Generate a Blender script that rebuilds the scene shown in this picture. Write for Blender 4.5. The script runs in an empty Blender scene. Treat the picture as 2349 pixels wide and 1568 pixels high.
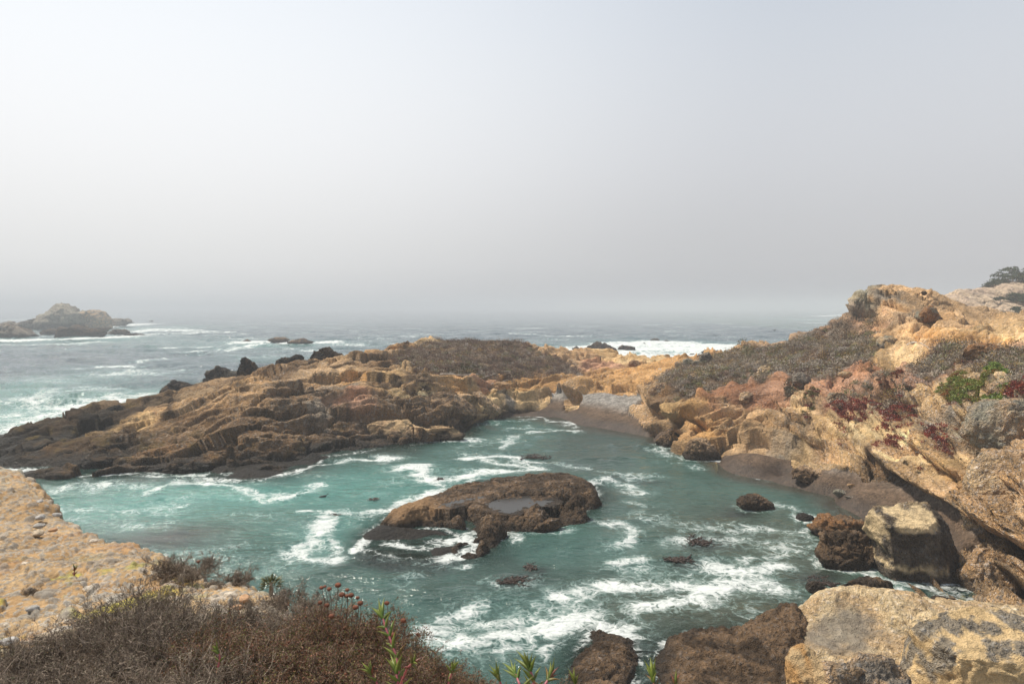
import bpy, math, random
import numpy as np
from math import radians, pi
random.seed(7)
rng = np.random.default_rng(11)
sc = bpy.context.scene
C = sc.collection

# ------------------------------------------------------------------ camera
HAZE = 0.00078
H = 15.0                      # eye height above the sea
FD = 1566.0                   # focal length in the 2349 px measuring frame
CU, CV = 1174.5, 784.0
PITCH = math.atan(78 / FD)
cam_d = bpy.data.cameras.new("camera"); cam = bpy.data.objects.new("camera", cam_d); C.objects.link(cam)
cam.location = (0, 0, H); cam.rotation_euler = (pi / 2 - PITCH, 0, 0)
cam_d.sensor_width = 36; cam_d.lens = 24; cam_d.clip_start = 0.05; cam_d.clip_end = 30000
cam_d.dof.use_dof = True; cam_d.dof.focus_distance = 45; cam_d.dof.aperture_fstop = 8.0
sc.camera = cam

# ------------------------------------------------------------------ sky, sun, exposure
SUN_AZ, SUN_EL = radians(-62), radians(58)      # azimuth from +Y (towards -X is negative)
w = bpy.data.worlds.new("World"); sc.world = w; w.use_nodes = True
nt = w.node_tree; nt.nodes.clear()
def wn(t, **k):
    n = nt.nodes.new(t)
    for a, b in k.items(): setattr(n, a, b)
    return n
L = nt.links.new
out = wn('ShaderNodeOutputWorld'); bg = wn('ShaderNodeBackground'); bg.inputs['Strength'].default_value = 0.1
sky = wn('ShaderNodeTexSky', sky_type='NISHITA', sun_disc=False)
sky.sun_elevation = SUN_EL; sky.sun_rotation = SUN_AZ; sky.dust_density = 6; sky.air_density = 1.2
tc = wn('ShaderNodeTexCoord'); sep = wn('ShaderNodeSeparateXYZ'); L(tc.outputs['Generated'], sep.inputs[0])
# fog bank: grey low down, brighter towards the veiled sun, unseen zenith set dimmer and bluer to weaken the sky fill
ramp = wn('ShaderNodeValToRGB'); L(sep.outputs['Z'], ramp.inputs[0])
cr = ramp.color_ramp; cr.interpolation = 'B_SPLINE'
cr.elements[0].position = 0.0; cr.elements[0].color = (.047, .0475, .0495, 1)
cr.elements[1].position = 1.0; cr.elements[1].color = (.036, .043, .056, 1)
for p_, c_ in ((.06, (.0555, .0560, .0565, 1)), (.2, (.0705, .0715, .0735, 1)), (.36, (.0680, .0722, .0768, 1)), (.55, (.052, .059, .070, 1))):
    e = cr.elements.new(p_); e.color = c_
vm = wn('ShaderNodeVectorMath', operation='DOT_PRODUCT'); L(tc.outputs['Generated'], vm.inputs[0])
_v = np.array([-.62, .72, .40]); _v /= np.linalg.norm(_v); vm.inputs[1].default_value = tuple(_v)
mr = wn('ShaderNodeMapRange', interpolation_type='SMOOTHSTEP'); L(vm.outputs['Value'], mr.inputs[0])
mr.inputs[1].default_value = .50; mr.inputs[2].default_value = 1.08; mr.inputs[3].default_value = 0; mr.inputs[4].default_value = 1
glow = wn('ShaderNodeMixRGB', blend_type='ADD'); L(mr.outputs[0], glow.inputs[0]); L(ramp.outputs[0], glow.inputs[1]); glow.inputs[2].default_value = (.035, .034, .031, 1)
ten = wn('ShaderNodeMixRGB', blend_type='MULTIPLY'); ten.inputs[0].default_value = 1; L(glow.outputs[0], ten.inputs[1])
ten.inputs[2].default_value = (70.5, 70.8, 72, 1)
mixs = wn('ShaderNodeMixRGB'); mixs.inputs[0].default_value = .97; L(sky.outputs[0], mixs.inputs[1]); L(ten.outputs[0], mixs.inputs[2])
L(mixs.outputs[0], bg.inputs[0]); L(bg.outputs[0], out.inputs[0])

sl = bpy.data.lights.new("sun", 'SUN'); sun = bpy.data.objects.new("sun", sl); C.objects.link(sun)
sl.energy = 4.1; sl.angle = radians(5); sl.color = (1, .92, .79)

sun.rotation_euler = (-(pi / 2 - SUN_EL), 0, -SUN_AZ)
sc.view_settings.view_transform = 'Standard'; sc.view_settings.look = 'None'
sc.view_settings.exposure = 0.45; sc.view_settings.gamma = 1
try:
    sc.cycles.volume_bounces = 1; sc.cycles.max_bounces = 6; sc.cycles.transparent_max_bounces = 12; sc.cycles.use_denoising = True
except Exception: pass

# ------------------------------------------------------------------ maths helpers
cp, sp = math.cos(PITCH), math.sin(PITCH)
def ray(U, V):
    a = (np.asarray(U, float) - CU) / FD; b = -(np.asarray(V, float) - CV) / FD
    return np.stack([a, cp + b * sp, -sp + b * cp], -1)
def PY(U, V, Y):                      # the point seen at (U,V) standing Y metres ahead
    d = ray(U, V); k = (np.asarray(Y, float) / d[..., 1])[..., None]
    return d * k + np.array([0, 0, H])
def PZ(U, V, z=0.0):                  # the point seen at (U,V) at height z
    d = ray(U, V); k = ((z - H) / d[..., 2])[..., None]
    return d * k + np.array([0, 0, H])
def sstep(a, b, x):
    t = np.clip((x - a) / (b - a), 0, 1); return t * t * (3 - 2 * t)
def mix(a, b, t):
    return a + (b - a) * t
_perm = rng.permutation(256).astype(np.int32); _perm = np.concatenate([_perm, _perm, _perm])
_G = rng.normal(size=(256, 3)).astype(np.float32); _G /= np.linalg.norm(_G, axis=1)[:, None]
_J = rng.random((256, 3)).astype(np.float32)
def perlin(p):
    p = np.asarray(p, np.float32); i = np.floor(p).astype(np.int32); f = p - i; i &= 255
    u = f * f * f * (f * (f * 6 - 15) + 10)
    r = 0
    for dx in (0, 1):
        wx = u[:, 0] if dx else 1 - u[:, 0]; hx = _perm[i[:, 0] + dx]
        for dy in (0, 1):
            wy = wx * (u[:, 1] if dy else 1 - u[:, 1]); hy = _perm[(hx + i[:, 1] + dy)]
            for dz in (0, 1):
                g = _G[_perm[hy + i[:, 2] + dz]]
                d = g[:, 0] * (f[:, 0] - dx) + g[:, 1] * (f[:, 1] - dy) + g[:, 2] * (f[:, 2] - dz)
                r = r + wy * (u[:, 2] if dz else 1 - u[:, 2]) * d
    return r * 1.5
def fbm(p, o=4, g=.5, ridged=False):
    p = np.asarray(p, np.float32); a = 1; s = 0; t = 0
    for k in range(o):
        n = perlin(p * (2.03 ** k) + 17.3 * k)
        if ridged: n = 1 - 2 * np.abs(n)
        s = s + a * n; t += a; a *= g
    return s / t
def worley(p):
    p = np.asarray(p, np.float32); i = np.floor(p).astype(np.int32); f = p - i
    f1 = np.full(len(p), 9, np.float32); f2 = f1.copy(); idd = np.zeros(len(p), np.int32)
    for dx in (-1, 0, 1):
        for dy in (-1, 0, 1):
            for dz in (-1, 0, 1):
                h = _perm[_perm[_perm[(i[:, 0] + dx) & 255] + ((i[:, 1] + dy) & 255)] + ((i[:, 2] + dz) & 255)]
                j = _J[h]
                d = (j[:, 0] + dx - f[:, 0]) ** 2 + (j[:, 1] + dy - f[:, 1]) ** 2 + (j[:, 2] + dz - f[:, 2]) ** 2
                m = d < f1
                f2 = np.where(m, f1, np.minimum(f2, d)); idd = np.where(m, h, idd); f1 = np.where(m, d, f1)
    return np.sqrt(f1), np.sqrt(f2), idd
def facets(p, size, tilt, q=None):
    """broken flat faces: every cell is a plane tilted its own way; q = squashed coordinates that shape the cells"""
    q = (p if q is None else q).astype(np.float32) / size; i = np.floor(q).astype(np.int32); f = q - i
    f1 = np.full(len(q), 9, np.float32); f2 = f1.copy(); idd = np.zeros(len(q), np.int32); off = np.zeros_like(q)
    for dx in (-1, 0, 1):
        for dy in (-1, 0, 1):
            for dz in (-1, 0, 1):
                h = _perm[_perm[_perm[(i[:, 0] + dx) & 255] + ((i[:, 1] + dy) & 255)] + ((i[:, 2] + dz) & 255)]
                o = f - (_J[h] + np.array([dx, dy, dz], np.float32)); d = (o * o).sum(-1); m = d < f1
                f2 = np.where(m, f1, np.minimum(f2, d)); f1 = np.where(m, d, f1); idd = np.where(m, h, idd); off = np.where(m[:, None], o, off)
    e = np.sqrt(f2) - np.sqrt(f1)
    return ((off * _G[idd]).sum(-1) * tilt + (_J[idd, 0] - .5) * .45) * size, e, idd
def flat(x, y, s=1.0, z=0.0):
    x = np.asarray(x, np.float32); return np.stack([x * s, np.asarray(y, np.float32) * s, np.full_like(x, z)], -1)
def rbf_fit(P, c=1.5, lam=0.02):
    xy = P[:, :2]; z = P[:, 2]
    D = np.sqrt(((xy[:, None] - xy[None]) ** 2).sum(-1) + c * c)
    n = len(P); A = np.zeros((n + 3, n + 3)); A[:n, :n] = D - lam * np.eye(n)
    A[:n, n] = 1; A[:n, n + 1:] = xy; A[n, :n] = 1; A[n + 1:, :n] = xy.T
    wv = np.linalg.solve(A, np.concatenate([z, np.zeros(3)]))
    def ev(x, y):
        x = np.asarray(x, np.float32).ravel(); y = np.asarray(y, np.float32).ravel(); o = np.empty(len(x), np.float32)
        px, py, ww = xy[:, 0].astype(np.float32), xy[:, 1].astype(np.float32), wv.astype(np.float32)
        for s in range(0, len(x), 40000):
            a = x[s:s + 40000, None] - px; b = y[s:s + 40000, None] - py
            o[s:s + 40000] = np.sqrt(a * a + b * b + np.float32(c * c)) @ ww[:n] + ww[n] + ww[n + 1] * x[s:s + 40000] + ww[n + 2] * y[s:s + 40000]
        return o
    return ev
def seg_dist(x, y, poly, closed=False):
    """distance to a polyline; poly (n,2)"""
    poly = np.asarray(poly, float)[:, :2]; q = np.roll(poly, -1, 0) if closed else poly[1:]; p = poly if closed else poly[:-1]
    best = np.full(x.shape, 1e9, np.float32)
    for a, b in zip(p, q):
        e = b - a; l = max((e ** 2).sum(), 1e-9)
        t = np.clip(((x - a[0]) * e[0] + (y - a[1]) * e[1]) / l, 0, 1)
        best = np.minimum(best, (x - a[0] - t * e[0]) ** 2 + (y - a[1] - t * e[1]) ** 2)
    return np.sqrt(best)
def inside(x, y, poly):
    poly = np.asarray(poly, float)[:, :2]; r = np.zeros(x.shape, bool); j = len(poly) - 1
    for i in range(len(poly)):
        xi, yi = poly[i]; xj, yj = poly[j]
        if yi != yj: r ^= ((yi > y) != (yj > y)) & (x < (xj - xi) * (y - yi) / (yj - yi) + xi)
        j = i
    return r
def sdist(x, y, poly):                # positive inside
    d = seg_dist(x, y, poly, True); return np.where(inside(x, y, poly), d, -d)

# ------------------------------------------------------------------ object helpers
def mesh_np(name, V, F, mat, attrs=None, col=None, smooth=True, uv=None):
    """V (n,3), F (m,k) -> Mesh"""
    me = bpy.data.meshes.new(name); V = np.ascontiguousarray(V, np.float32); F = np.ascontiguousarray(F, np.int32)
    m, k = F.shape
    me.vertices.add(len(V)); me.vertices.foreach_set('co', V.ravel())
    me.loops.add(m * k); me.loops.foreach_set('vertex_index', F.ravel())
    me.polygons.add(m); me.polygons.foreach_set('loop_start', np.arange(0, m * k, k, dtype=np.int32))
    me.polygons.foreach_set('use_smooth', np.full(m, smooth, bool))
    me.update(calc_edges=True)
    if col is not None:
        a = me.color_attributes.new('Col', 'FLOAT_COLOR', 'POINT')
        a.data.foreach_set('color', np.concatenate([np.clip(col, 0, 1), np.ones((len(V), 1))], 1).astype(np.float32).ravel())
    for kx, v in (attrs or {}).items():
        a = me.attributes.new(kx, 'FLOAT', 'POINT'); a.data.foreach_set('value', np.asarray(v, np.float32).ravel())
    me.materials.append(mat); me.validate(clean_customdata=False)
    return me
def add(name, me, parent=None, loc=(0, 0, 0), **props):
    o = bpy.data.objects.new(name, me); C.objects.link(o); o.location = loc
    if parent is not None: o.parent = parent
    for k, v in props.items():
        if v: o[k] = v
    return o
def add_world(name, V, F, mat, parent=None, attrs=None, col=None, smooth=True, base=None, **props):
    """mesh given in world coordinates, origin moved to its base"""
    V = np.asarray(V, float)
    if base is None: base = np.array([V[:, 0].mean(), V[:, 1].mean(), V[:, 2].min()])
    me = mesh_np(name, V - base, F, mat, attrs, col, smooth)
    return add(name, me, parent, (0, 0, 0) if parent is not None else tuple(base), **props), base
def compress(V, F, *arrs):
    used = np.zeros(len(V), bool); used[F.ravel()] = True; idx = np.cumsum(used) - 1
    return (V[used], idx[F]) + tuple(a[used] for a in arrs)
def grid_faces(nr, nc):
    i = np.arange(nr - 1)[:, None] * nc + np.arange(nc - 1)[None]
    return np.stack([i, i + 1, i + nc + 1, i + nc], -1).reshape(-1, 4)
def grid_normals(P, nr, nc):
    G = P.reshape(nr, nc, 3); a = np.gradient(G, axis=1); b = np.gradient(G, axis=0)
    n = np.cross(a, b).reshape(-1, 3); n /= np.linalg.norm(n, axis=1)[:, None] + 1e-9
    return np.where(n[:, 2:3] < 0, -n, n)
def mesh_normals(V, F):
    a = V[F[:, 1]] - V[F[:, 0]]; b = V[F[:, 2]] - V[F[:, 0]]; fn = np.cross(a, b); n = np.zeros_like(V)
    for k in range(F.shape[1]): np.add.at(n, F[:, k], fn)
    return n / (np.linalg.norm(n, axis=1)[:, None] + 1e-9)

# ------------------------------------------------------------------ materials
def newmat(name):
    m = bpy.data.materials.new(name); m.use_nodes = True; t = m.node_tree; t.nodes.clear(); return m, t
class NB:
    def __init__(s, t): s.t = t
    def n(s, ty, inp=None, **k):
        x = s.t.nodes.new(ty)
        for a, b in k.items(): setattr(x, a, b)
        for a, b in (inp or {}).items():
            if isinstance(b, bpy.types.NodeSocket): s.t.links.new(b, x.inputs[a])
            else: x.inputs[a].default_value = b
        return x
    def math(s, op, a, b=None, clamp=False):
        x = s.n('ShaderNodeMath', {0: a} if b is None else {0: a, 1: b}, operation=op); x.use_clamp = clamp; return x.outputs[0]
    def rng(s, v, a, b, c=0., d=1., smooth=False):
        return s.n('ShaderNodeMapRange', {0: v, 1: a, 2: b, 3: c, 4: d}, interpolation_type='SMOOTHSTEP' if smooth else 'LINEAR').outputs[0]
    def mixc(s, f, a, b, bt='MIX'):
        x = s.n('ShaderNodeMixRGB', {0: f, 1: a, 2: b}, blend_type=bt); return x.outputs[0]
    def noise(s, vec, sc_, det=4, rough=.55):
        return s.n('ShaderNodeTexNoise', {'Vector': vec, 'Scale': sc_, 'Detail': det, 'Roughness': rough}).outputs[0]
def rock_mat(name, pscale=5.0, bump=.6, peb=.5, fine=30.0, bdist=.12):
    m, t = newmat(name); b = NB(t)
    pos = b.n('ShaderNodeNewGeometry').outputs['Position']
    col = b.n('ShaderNodeAttribute', attribute_name='Col').outputs['Color']
    wet = b.n('ShaderNodeAttribute', attribute_name='wet').outputs['Fac']
    pb = b.n('ShaderNodeAttribute', attribute_name='peb').outputs['Fac']
    warp = b.n('ShaderNodeVectorMath', {0: b.n('ShaderNodeTexNoise', {'Vector': pos, 'Scale': pscale * .7, 'Detail': 2}).outputs['Color'], 1: (.25, .25, .25)}, operation='MULTIPLY').outputs[0]
    wp = b.n('ShaderNodeVectorMath', {0: pos, 1: warp}, operation='ADD').outputs[0]
    v1 = b.n('ShaderNodeTexVoronoi', {'Vector': wp, 'Scale': pscale}); v2 = b.n('ShaderNodeTexVoronoi', {'Vector': wp, 'Scale': pscale * 2.7})
    sv1 = b.n('ShaderNodeSeparateColor', {0: v1.outputs['Color']}); sv2 = b.n('ShaderNodeSeparateColor', {0: v2.outputs['Color']})
    # embedded stones: some cells lighter or greyer than the matrix
    st = b.rng(sv1.outputs[0], .55, .75); st = b.math('MULTIPLY', st, b.rng(v1.outputs['Distance'], .55, .35))
    st2 = b.math('MULTIPLY', b.rng(sv2.outputs[0], .5, .7), b.rng(v2.outputs['Distance'], .55, .35))
    n1 = b.noise(pos, .8, 6, .6); n2 = b.noise(pos, fine / 6, 5, .6); n3 = b.noise(pos, fine, 4, .7)
    val = b.math('MULTIPLY', b.rng(n1, .3, .7, .82, 1.16), b.rng(n2, .3, .7, .74, 1.26)); val = b.math('MULTIPLY', val, b.rng(n3, .25, .75, .78, 1.22))
    c0 = b.mixc(1.0, col, b.n('ShaderNodeCombineColor', {0: val, 1: val, 2: val}).outputs[0], 'MULTIPLY')
    grey = b.n('ShaderNodeHueSaturation', {'Saturation': .55, 'Value': 1.0, 'Color': c0}).outputs[0]
    k1 = b.rng(sv1.outputs[1], 0, 1, .35, 1.5); k2 = b.rng(sv2.outputs[1], 0, 1, .3, 1.55)
    stc = b.mixc(1.0, grey, b.n('ShaderNodeCombineColor', {0: k1, 1: k1, 2: k1}).outputs[0], 'MULTIPLY')
    stc2 = b.mixc(1.0, grey, b.n('ShaderNodeCombineColor', {0: k2, 1: k2, 2: k2}).outputs[0], 'MULTIPLY')
    pbf = b.math('MULTIPLY', pb, peb)
    c1 = b.mixc(b.math('MULTIPLY', st, pbf), c0, stc); c1 = b.mixc(b.math('MULTIPLY', st2, pbf), c1, stc2)
    hgt = b.math('ADD', b.math('MULTIPLY', n2, .8), b.math('MULTIPLY', n3, .25))
    hp = b.math('ADD', b.math('MULTIPLY', b.rng(v1.outputs['Distance'], 0, .6, 1, 0), .5), b.math('MULTIPLY', b.rng(v2.outputs['Distance'], 0, .6, 1, 0), .25))
    hgt = b.math('ADD', hgt, b.math('MULTIPLY', hp, b.math('MULTIPLY', pb, .8)))
    bp = b.n('ShaderNodeBump', {'Strength': bump, 'Distance': bdist * 2, 'Height': hgt})
    rough = b.rng(wet, 0, 1, .92, .42)
    pr = b.n('ShaderNodeBsdfPrincipled', {'Base Color': c1, 'Roughness': rough, 'Normal': bp.outputs[0], 'Specular IOR Level': .15})
    b.n('ShaderNodeOutputMaterial', {0: pr.outputs[0]}); return m
M_ROCK = rock_mat('conglomerate_rock', 4.5, 1.0, 1.0, 22, .28)
M_NEAR = rock_mat('pebbly_ledge_rock', 36.0, .7, .6, 150, .025)
M_FAR = rock_mat('far_rock', .8, .8, .5, 6, .6)
def simple_mat(name, color, rough=.85, nscale=20, var=.35, attr=False, trans=0.0, spec=.3):
    m, t = newmat(name); b = NB(t)
    pos = b.n('ShaderNodeNewGeometry').outputs['Position']; n = b.noise(pos, nscale, 3)
    base = b.n('ShaderNodeAttribute', attribute_name='Col').outputs['Color'] if attr else None
    v = b.rng(n, .25, .75, 1 - var, 1 + var); vc = b.n('ShaderNodeCombineColor', {0: v, 1: v, 2: v}).outputs[0]
    c = b.mixc(1.0, base if attr else (*color, 1), vc, 'MULTIPLY')
    pr = b.n('ShaderNodeBsdfPrincipled', {'Base Color': c, 'Roughness': rough, 'Specular IOR Level': spec})
    sh = pr.outputs[0]
    if trans:
        tr = b.n('ShaderNodeBsdfTranslucent', {0: c}); sh = b.n('ShaderNodeMixShader', {0: trans, 1: sh, 2: tr.outputs[0]}).outputs[0]
    b.n('ShaderNodeOutputMaterial', {0: sh}); return m
M_LEAF = simple_mat('scrub_leaf', (.1, .08, .05), .8, 1.5, .35, True, .25)
M_TWIG = simple_mat('dry_twig', (.12, .09, .065), .85, 14, .4, True)
M_SUCC = simple_mat('succulent_leaf', (.2, .3, .05), .4, 30, .15, True, .2, .4)
M_WOOD = simple_mat('bleached_driftwood', (.42, .37, .31), .8, 9, .25)
M_KELP = simple_mat('kelp', (.035, .02, .012), .35, 4, .4)
M_BIRD = simple_mat('bird_feather', (.02, .02, .022), .6, 20, .2)

def beach_mat():
    m, t = newmat('dark_gravel_sand'); b = NB(t)
    pos = b.n('ShaderNodeNewGeometry').outputs['Position']
    col = b.n('ShaderNodeAttribute', attribute_name='Col').outputs['Color']; wet = b.n('ShaderNodeAttribute', attribute_name='wet').outputs['Fac']
    v = b.n('ShaderNodeTexVoronoi', {'Vector': pos, 'Scale': 7.0}); s = b.n('ShaderNodeSeparateColor', {0: v.outputs['Color']})
    n = b.noise(pos, 18, 5, .7); n0 = b.noise(pos, .7, 4)
    k = b.math('MULTIPLY', b.rng(s.outputs[0], 0, 1, .7, 1.35), b.math('MULTIPLY', b.rng(n, .3, .7, .75, 1.25), b.rng(n0, .3, .7, .85, 1.15)))
    c = b.mixc(1.0, col, b.n('ShaderNodeCombineColor', {0: k, 1: k, 2: k}).outputs[0], 'MULTIPLY')
    bp = b.n('ShaderNodeBump', {'Strength': .5, 'Distance': .08, 'Height': b.math('ADD', n, b.rng(v.outputs['Distance'], 0, .6, 1, 0))})
    pr = b.n('ShaderNodeBsdfPrincipled', {'Base Color': c, 'Roughness': b.rng(wet, 0, 1, .95, .5), 'Normal': bp.outputs[0], 'Specular IOR Level': .2})
    b.n('ShaderNodeOutputMaterial', {0: pr.outputs[0]}); return m
M_BEACH = beach_mat()

def water_mat():
    m, t = newmat('sea_water'); b = NB(t)
    pos = b.n('ShaderNodeNewGeometry').outputs['Position']
    col = b.n('ShaderNodeAttribute', attribute_name='Col').outputs['Color']
    foam = b.n('ShaderNodeAttribute', attribute_name='foam').outputs['Fac']
    opac = b.n('ShaderNodeAttribute', attribute_name='opac').outputs['Fac']
    lod = b.n('ShaderNodeAttribute', attribute_name='lod').outputs['Fac']       # size of the foam cells, growing out to sea
    def lacef(k):
        mp = b.n('ShaderNodeVectorMath', {0: pos, 1: (k, k * (.8 if k < 1 else 1), k)}, operation='MULTIPLY').outputs[0]
        wn1 = b.n('ShaderNodeTexNoise', {'Vector': mp, 'Scale': .9, 'Detail': 3}).outputs['Color']
        off = b.n('ShaderNodeVectorMath', {0: wn1, 1: (1.8, 1.8, 0)}, operation='MULTIPLY').outputs[0]
        wp = b.n('ShaderNodeVectorMath', {0: mp, 1: off}, operation='ADD').outputs[0]
        ve = b.n('ShaderNodeTexVoronoi', {'Vector': wp, 'Scale': 1.1}, feature='DISTANCE_TO_EDGE').outputs['Distance']
        ve2 = b.n('ShaderNodeTexVoronoi', {'Vector': wp, 'Scale': 3.2}, feature='DISTANCE_TO_EDGE').outputs['Distance']
        l1 = b.rng(ve, 0, .32, 1, 0); l2 = b.rng(ve2, 0, .4, 1, 0)
        n1 = b.noise(wp, 3.2, 7, .68); n2 = b.noise(mp, .6, 3, .6)
        return b.math('ADD', b.math('ADD', b.math('MULTIPLY', l1, .20), b.math('MULTIPLY', l2, .20)), b.math('ADD', b.math('MULTIPLY', n1, .55), b.math('MULTIPLY', n2, .22))), n1
    la, n1 = lacef(1.0); lb, _ = lacef(.2)
    lace = b.n('ShaderNodeMix', {0: lod, 2: la, 3: lb}).outputs[0]
    d = b.math('SUBTRACT', b.math('ADD', lace, foam), 1.0)
    fm = b.math('MULTIPLY', b.rng(d, -.03, .30, 0, 1, True), .92)
    wisp = b.rng(d, -.16, .04, 0, .18, True)                                      # aerated milky water round the foam
    # ripples
    st = b.n('ShaderNodeMapping', {'Vector': pos, 'Rotation': (0, 0, .35), 'Scale': (.55, 1.25, 1)}).outputs[0]
    r1 = b.noise(st, .55, 3, .6); r2 = b.noise(st, 1.7, 4, .65); r3 = b.noise(st, .12, 2)
    hh = b.math('ADD', b.math('MULTIPLY', r1, .55), b.math('ADD', b.math('MULTIPLY', r2, .3), b.math('MULTIPLY', r3, 1.2)))
    bp = b.n('ShaderNodeBump', {'Strength': 1.0, 'Distance': .85, 'Height': hh})
    bpf = b.n('ShaderNodeBump', {'Strength': .6, 'Distance': .15, 'Height': b.math('ADD', n1, b.math('MULTIPLY', fm, .5)), 'Normal': bp.outputs[0]})
    milk = b.mixc(wisp, col, (.42, .62, .58, 1))
    wat = b.n('ShaderNodeBsdfPrincipled', {'Base Color': milk, 'Roughness': .09, 'IOR': 1.33, 'Normal': bp.outputs[0]})
    tr = b.n('ShaderNodeBsdfTransparent', {0: (.8, .93, .9, 1)})
    fres = b.n('ShaderNodeFresnel', {'IOR': 1.33, 'Normal': bp.outputs[0]}).outputs[0]
    op = b.math('MAXIMUM', opac, b.math('MULTIPLY', fres, 1.0), True)
    ws = b.n('ShaderNodeMixShader', {0: op, 1: tr.outputs[0], 2: wat.outputs[0]})
    fo = b.n('ShaderNodeBsdfPrincipled', {'Base Color': (.62, .65, .63, 1), 'Roughness': .75, 'Normal': bpf.outputs[0]})
    s = b.n('ShaderNodeMixShader', {0: fm, 1: ws.outputs[0], 2: fo.outputs[0]})
    b.n('ShaderNodeOutputMaterial', {0: s.outputs[0]}); return m
M_WATER = water_mat()

# linear albedos
K = dict(tan=(.39, .258, .146), orange=(.42, .250, .115), brown=(.165, .104, .058), dbrown=(.080, .052, .031), dark=(.030, .025, .020),
         grey=(.245, .205, .160), pink=(.36, .205, .130), cream=(.60, .455, .265), soil=(.12, .088, .06), ltan=(.46, .32, .175),
         rust=(.30, .15, .06), red=(.33, .17, .10), green=(.10, .12, .03), lichen=(.30, .275, .205), olive=(.15, .12, .05), white=(.62, .59, .52))
K = {k: np.array(v) * (1.24 if k in ('tan', 'orange', 'brown', 'ltan', 'cream', 'pink') else 1) for k, v in K.items()}

# ------------------------------------------------------------------ the cove: heights of headland, cliff and beach
T = []                                       # U, V, distance ahead
def TW(*uv):
    for u, v in uv: p = PZ(u, v, 0.0); T.append((u, v, p[1]))
TP = [  # peninsula
 (370,1000,73),(370,950,80),(370,928,92),(470,1000,71),(470,940,77),(470,905,90),(250,1010,72),(250,975,79),(250,950,86),(120,1030,71),(120,1005,76),(30,1040,69),
 (570,1030,65),(570,1000,67),(570,930,71),(570,880,80),(570,862,98),(650,1000,70),(650,930,75),(650,880,83),(650,842,100),
 (740,1000,74),(740,950,78),(740,900,82),(740,850,90),(740,824,102),(850,985,77),(850,940,80),(850,890,85),(850,850,92),(850,812,108),
 (960,985,77.5),(960,968,80),(960,935,82.5),(960,900,86),(960,860,92),(960,830,100),(960,800,113),(960,786,120),
 (1080,930,90),(1080,900,92),(1080,875,95),(1080,850,100),(1080,820,108),(1080,795,118),(1080,781,124),
 (1200,905,98.5),(1200,880,101),(1200,860,104),(1200,830,113),(1200,800,123),(1200,788,128),
 (1280,878,104),(1280,850,111),(1280,815,125),(1290,803,134),(1320,890,99),(1330,860,108),
 (1400,885,104),(1400,860,113),(1400,830,127),(1400,808,138),(1470,895,97),(1480,870,105),(1500,840,122),(1520,824,138),
 (1480,935,87),(1450,930,89),
 # right headland
 (1540,950,76),(1540,900,82),(1540,860,95),(1550,830,118),
 (1600,1005,70.5),(1600,980,72),(1600,940,74.5),(1600,900,78),(1600,860,86),(1600,820,104),(1640,806,112),
 (1700,1000,68.5),(1700,950,71.5),(1700,900,75.5),(1700,860,82),(1700,830,94),(1720,803,112),
 (1800,1000,66.5),(1800,950,69),(1800,900,72),(1800,860,77),(1800,830,86),(1800,786,105),(1850,770,101),(1900,756,98),
 (1880,1050,61),(1880,1000,64),(1880,940,67),(1880,880,71),(1880,830,81),
 (1950,1050,59.5),(1950,990,62),(1950,940,64),(1950,890,67),(1950,850,72),(1950,800,82),(1950,764,91),(1940,743,95),
 (1952,715,94),(1958,690,93),(1975,680,93),(1990,686,92.5),(2010,670,92),(2090,669,90),(2125,680,88),(2160,700,87),(2230,714,86),(2300,732,82),(2349,742,80),
 (2050,1060,54),(2050,1000,56.5),(2050,940,59),(2050,880,63),(2050,840,69),(2050,790,79),(2050,740,86),(2050,700,89),(1985,740,91),
 (2150,1100,47),(2150,1040,49.5),(2150,980,52),(2150,920,55),(2150,860,60),(2150,800,69),(2150,750,79),(2150,722,85),
 (2230,1200,42),(2230,1100,44),(2230,1000,47.5),(2230,930,50),(2230,870,56),(2230,810,66),(2230,760,78),
 (2300,1330,36.5),(2300,1200,38.5),(2300,1100,41),(2300,1000,44.5),(2300,930,47),(2300,860,53),(2300,800,63),(2300,755,76),
 (2400,1400,32.5),(2400,1250,35),(2400,1100,38),(2400,980,42.5),(2400,860,50),(2400,800,60),(2400,745,76),
 (2600,1450,29),(2600,1200,32),(2600,980,38),(2600,860,46),(2600,745,68)]
T += TP
# beach (z ~ 0..2.5)
def TZ(*uvz):
    for u, v, z in uvz: p = PZ(u, v, z); T.append((u, v, p[1]))
TZ((1400,950,1.2),(1400,925,2.1),(1380,908,2.7),(1460,912,2.6),(1440,975,.6),(1490,985,.7),(1275,905,2.3),(1275,925,1.3),(1190,950,.15),(1240,948,.3),(1330,960,.4),
   (1680,1062,.5),(1750,1072,.6),(1740,1050,1.1),(1700,1046,1.0),(1820,1075,.9),(1860,1100,.7),(1900,1100,1.1),(1950,1130,.8),(1950,1100,1.3),(2030,1150,.9),(2030,1120,1.4),(2100,1165,1.1),(2100,1145,1.5),(2150,1190,1.1))
# water lines
TW((0,1057),(100,1082),(200,1092),(300,1085),(370,1078),(470,1080),(600,1083),(700,1057),(780,1044),(830,1037),(960,1018),(1070,1000),(1090,965),(1140,957),(1190,955),(1280,957),(1330,975),
   (1420,990),(1500,1006),(1560,1022),(1640,1058),(1680,1085),(1740,1098),(1810,1095),(1900,1135),(2000,1200),(2060,1250),(2130,1340),(2200,1400),(2349,1475),(2450,1540),
   (-60,1040),(0,1013),(80,990),(200,948),(270,938),(370,915),(450,893),(520,873),(570,858),(640,842),(700,828),(780,818))
Tp = PY(*np.array(T).T)
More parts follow.
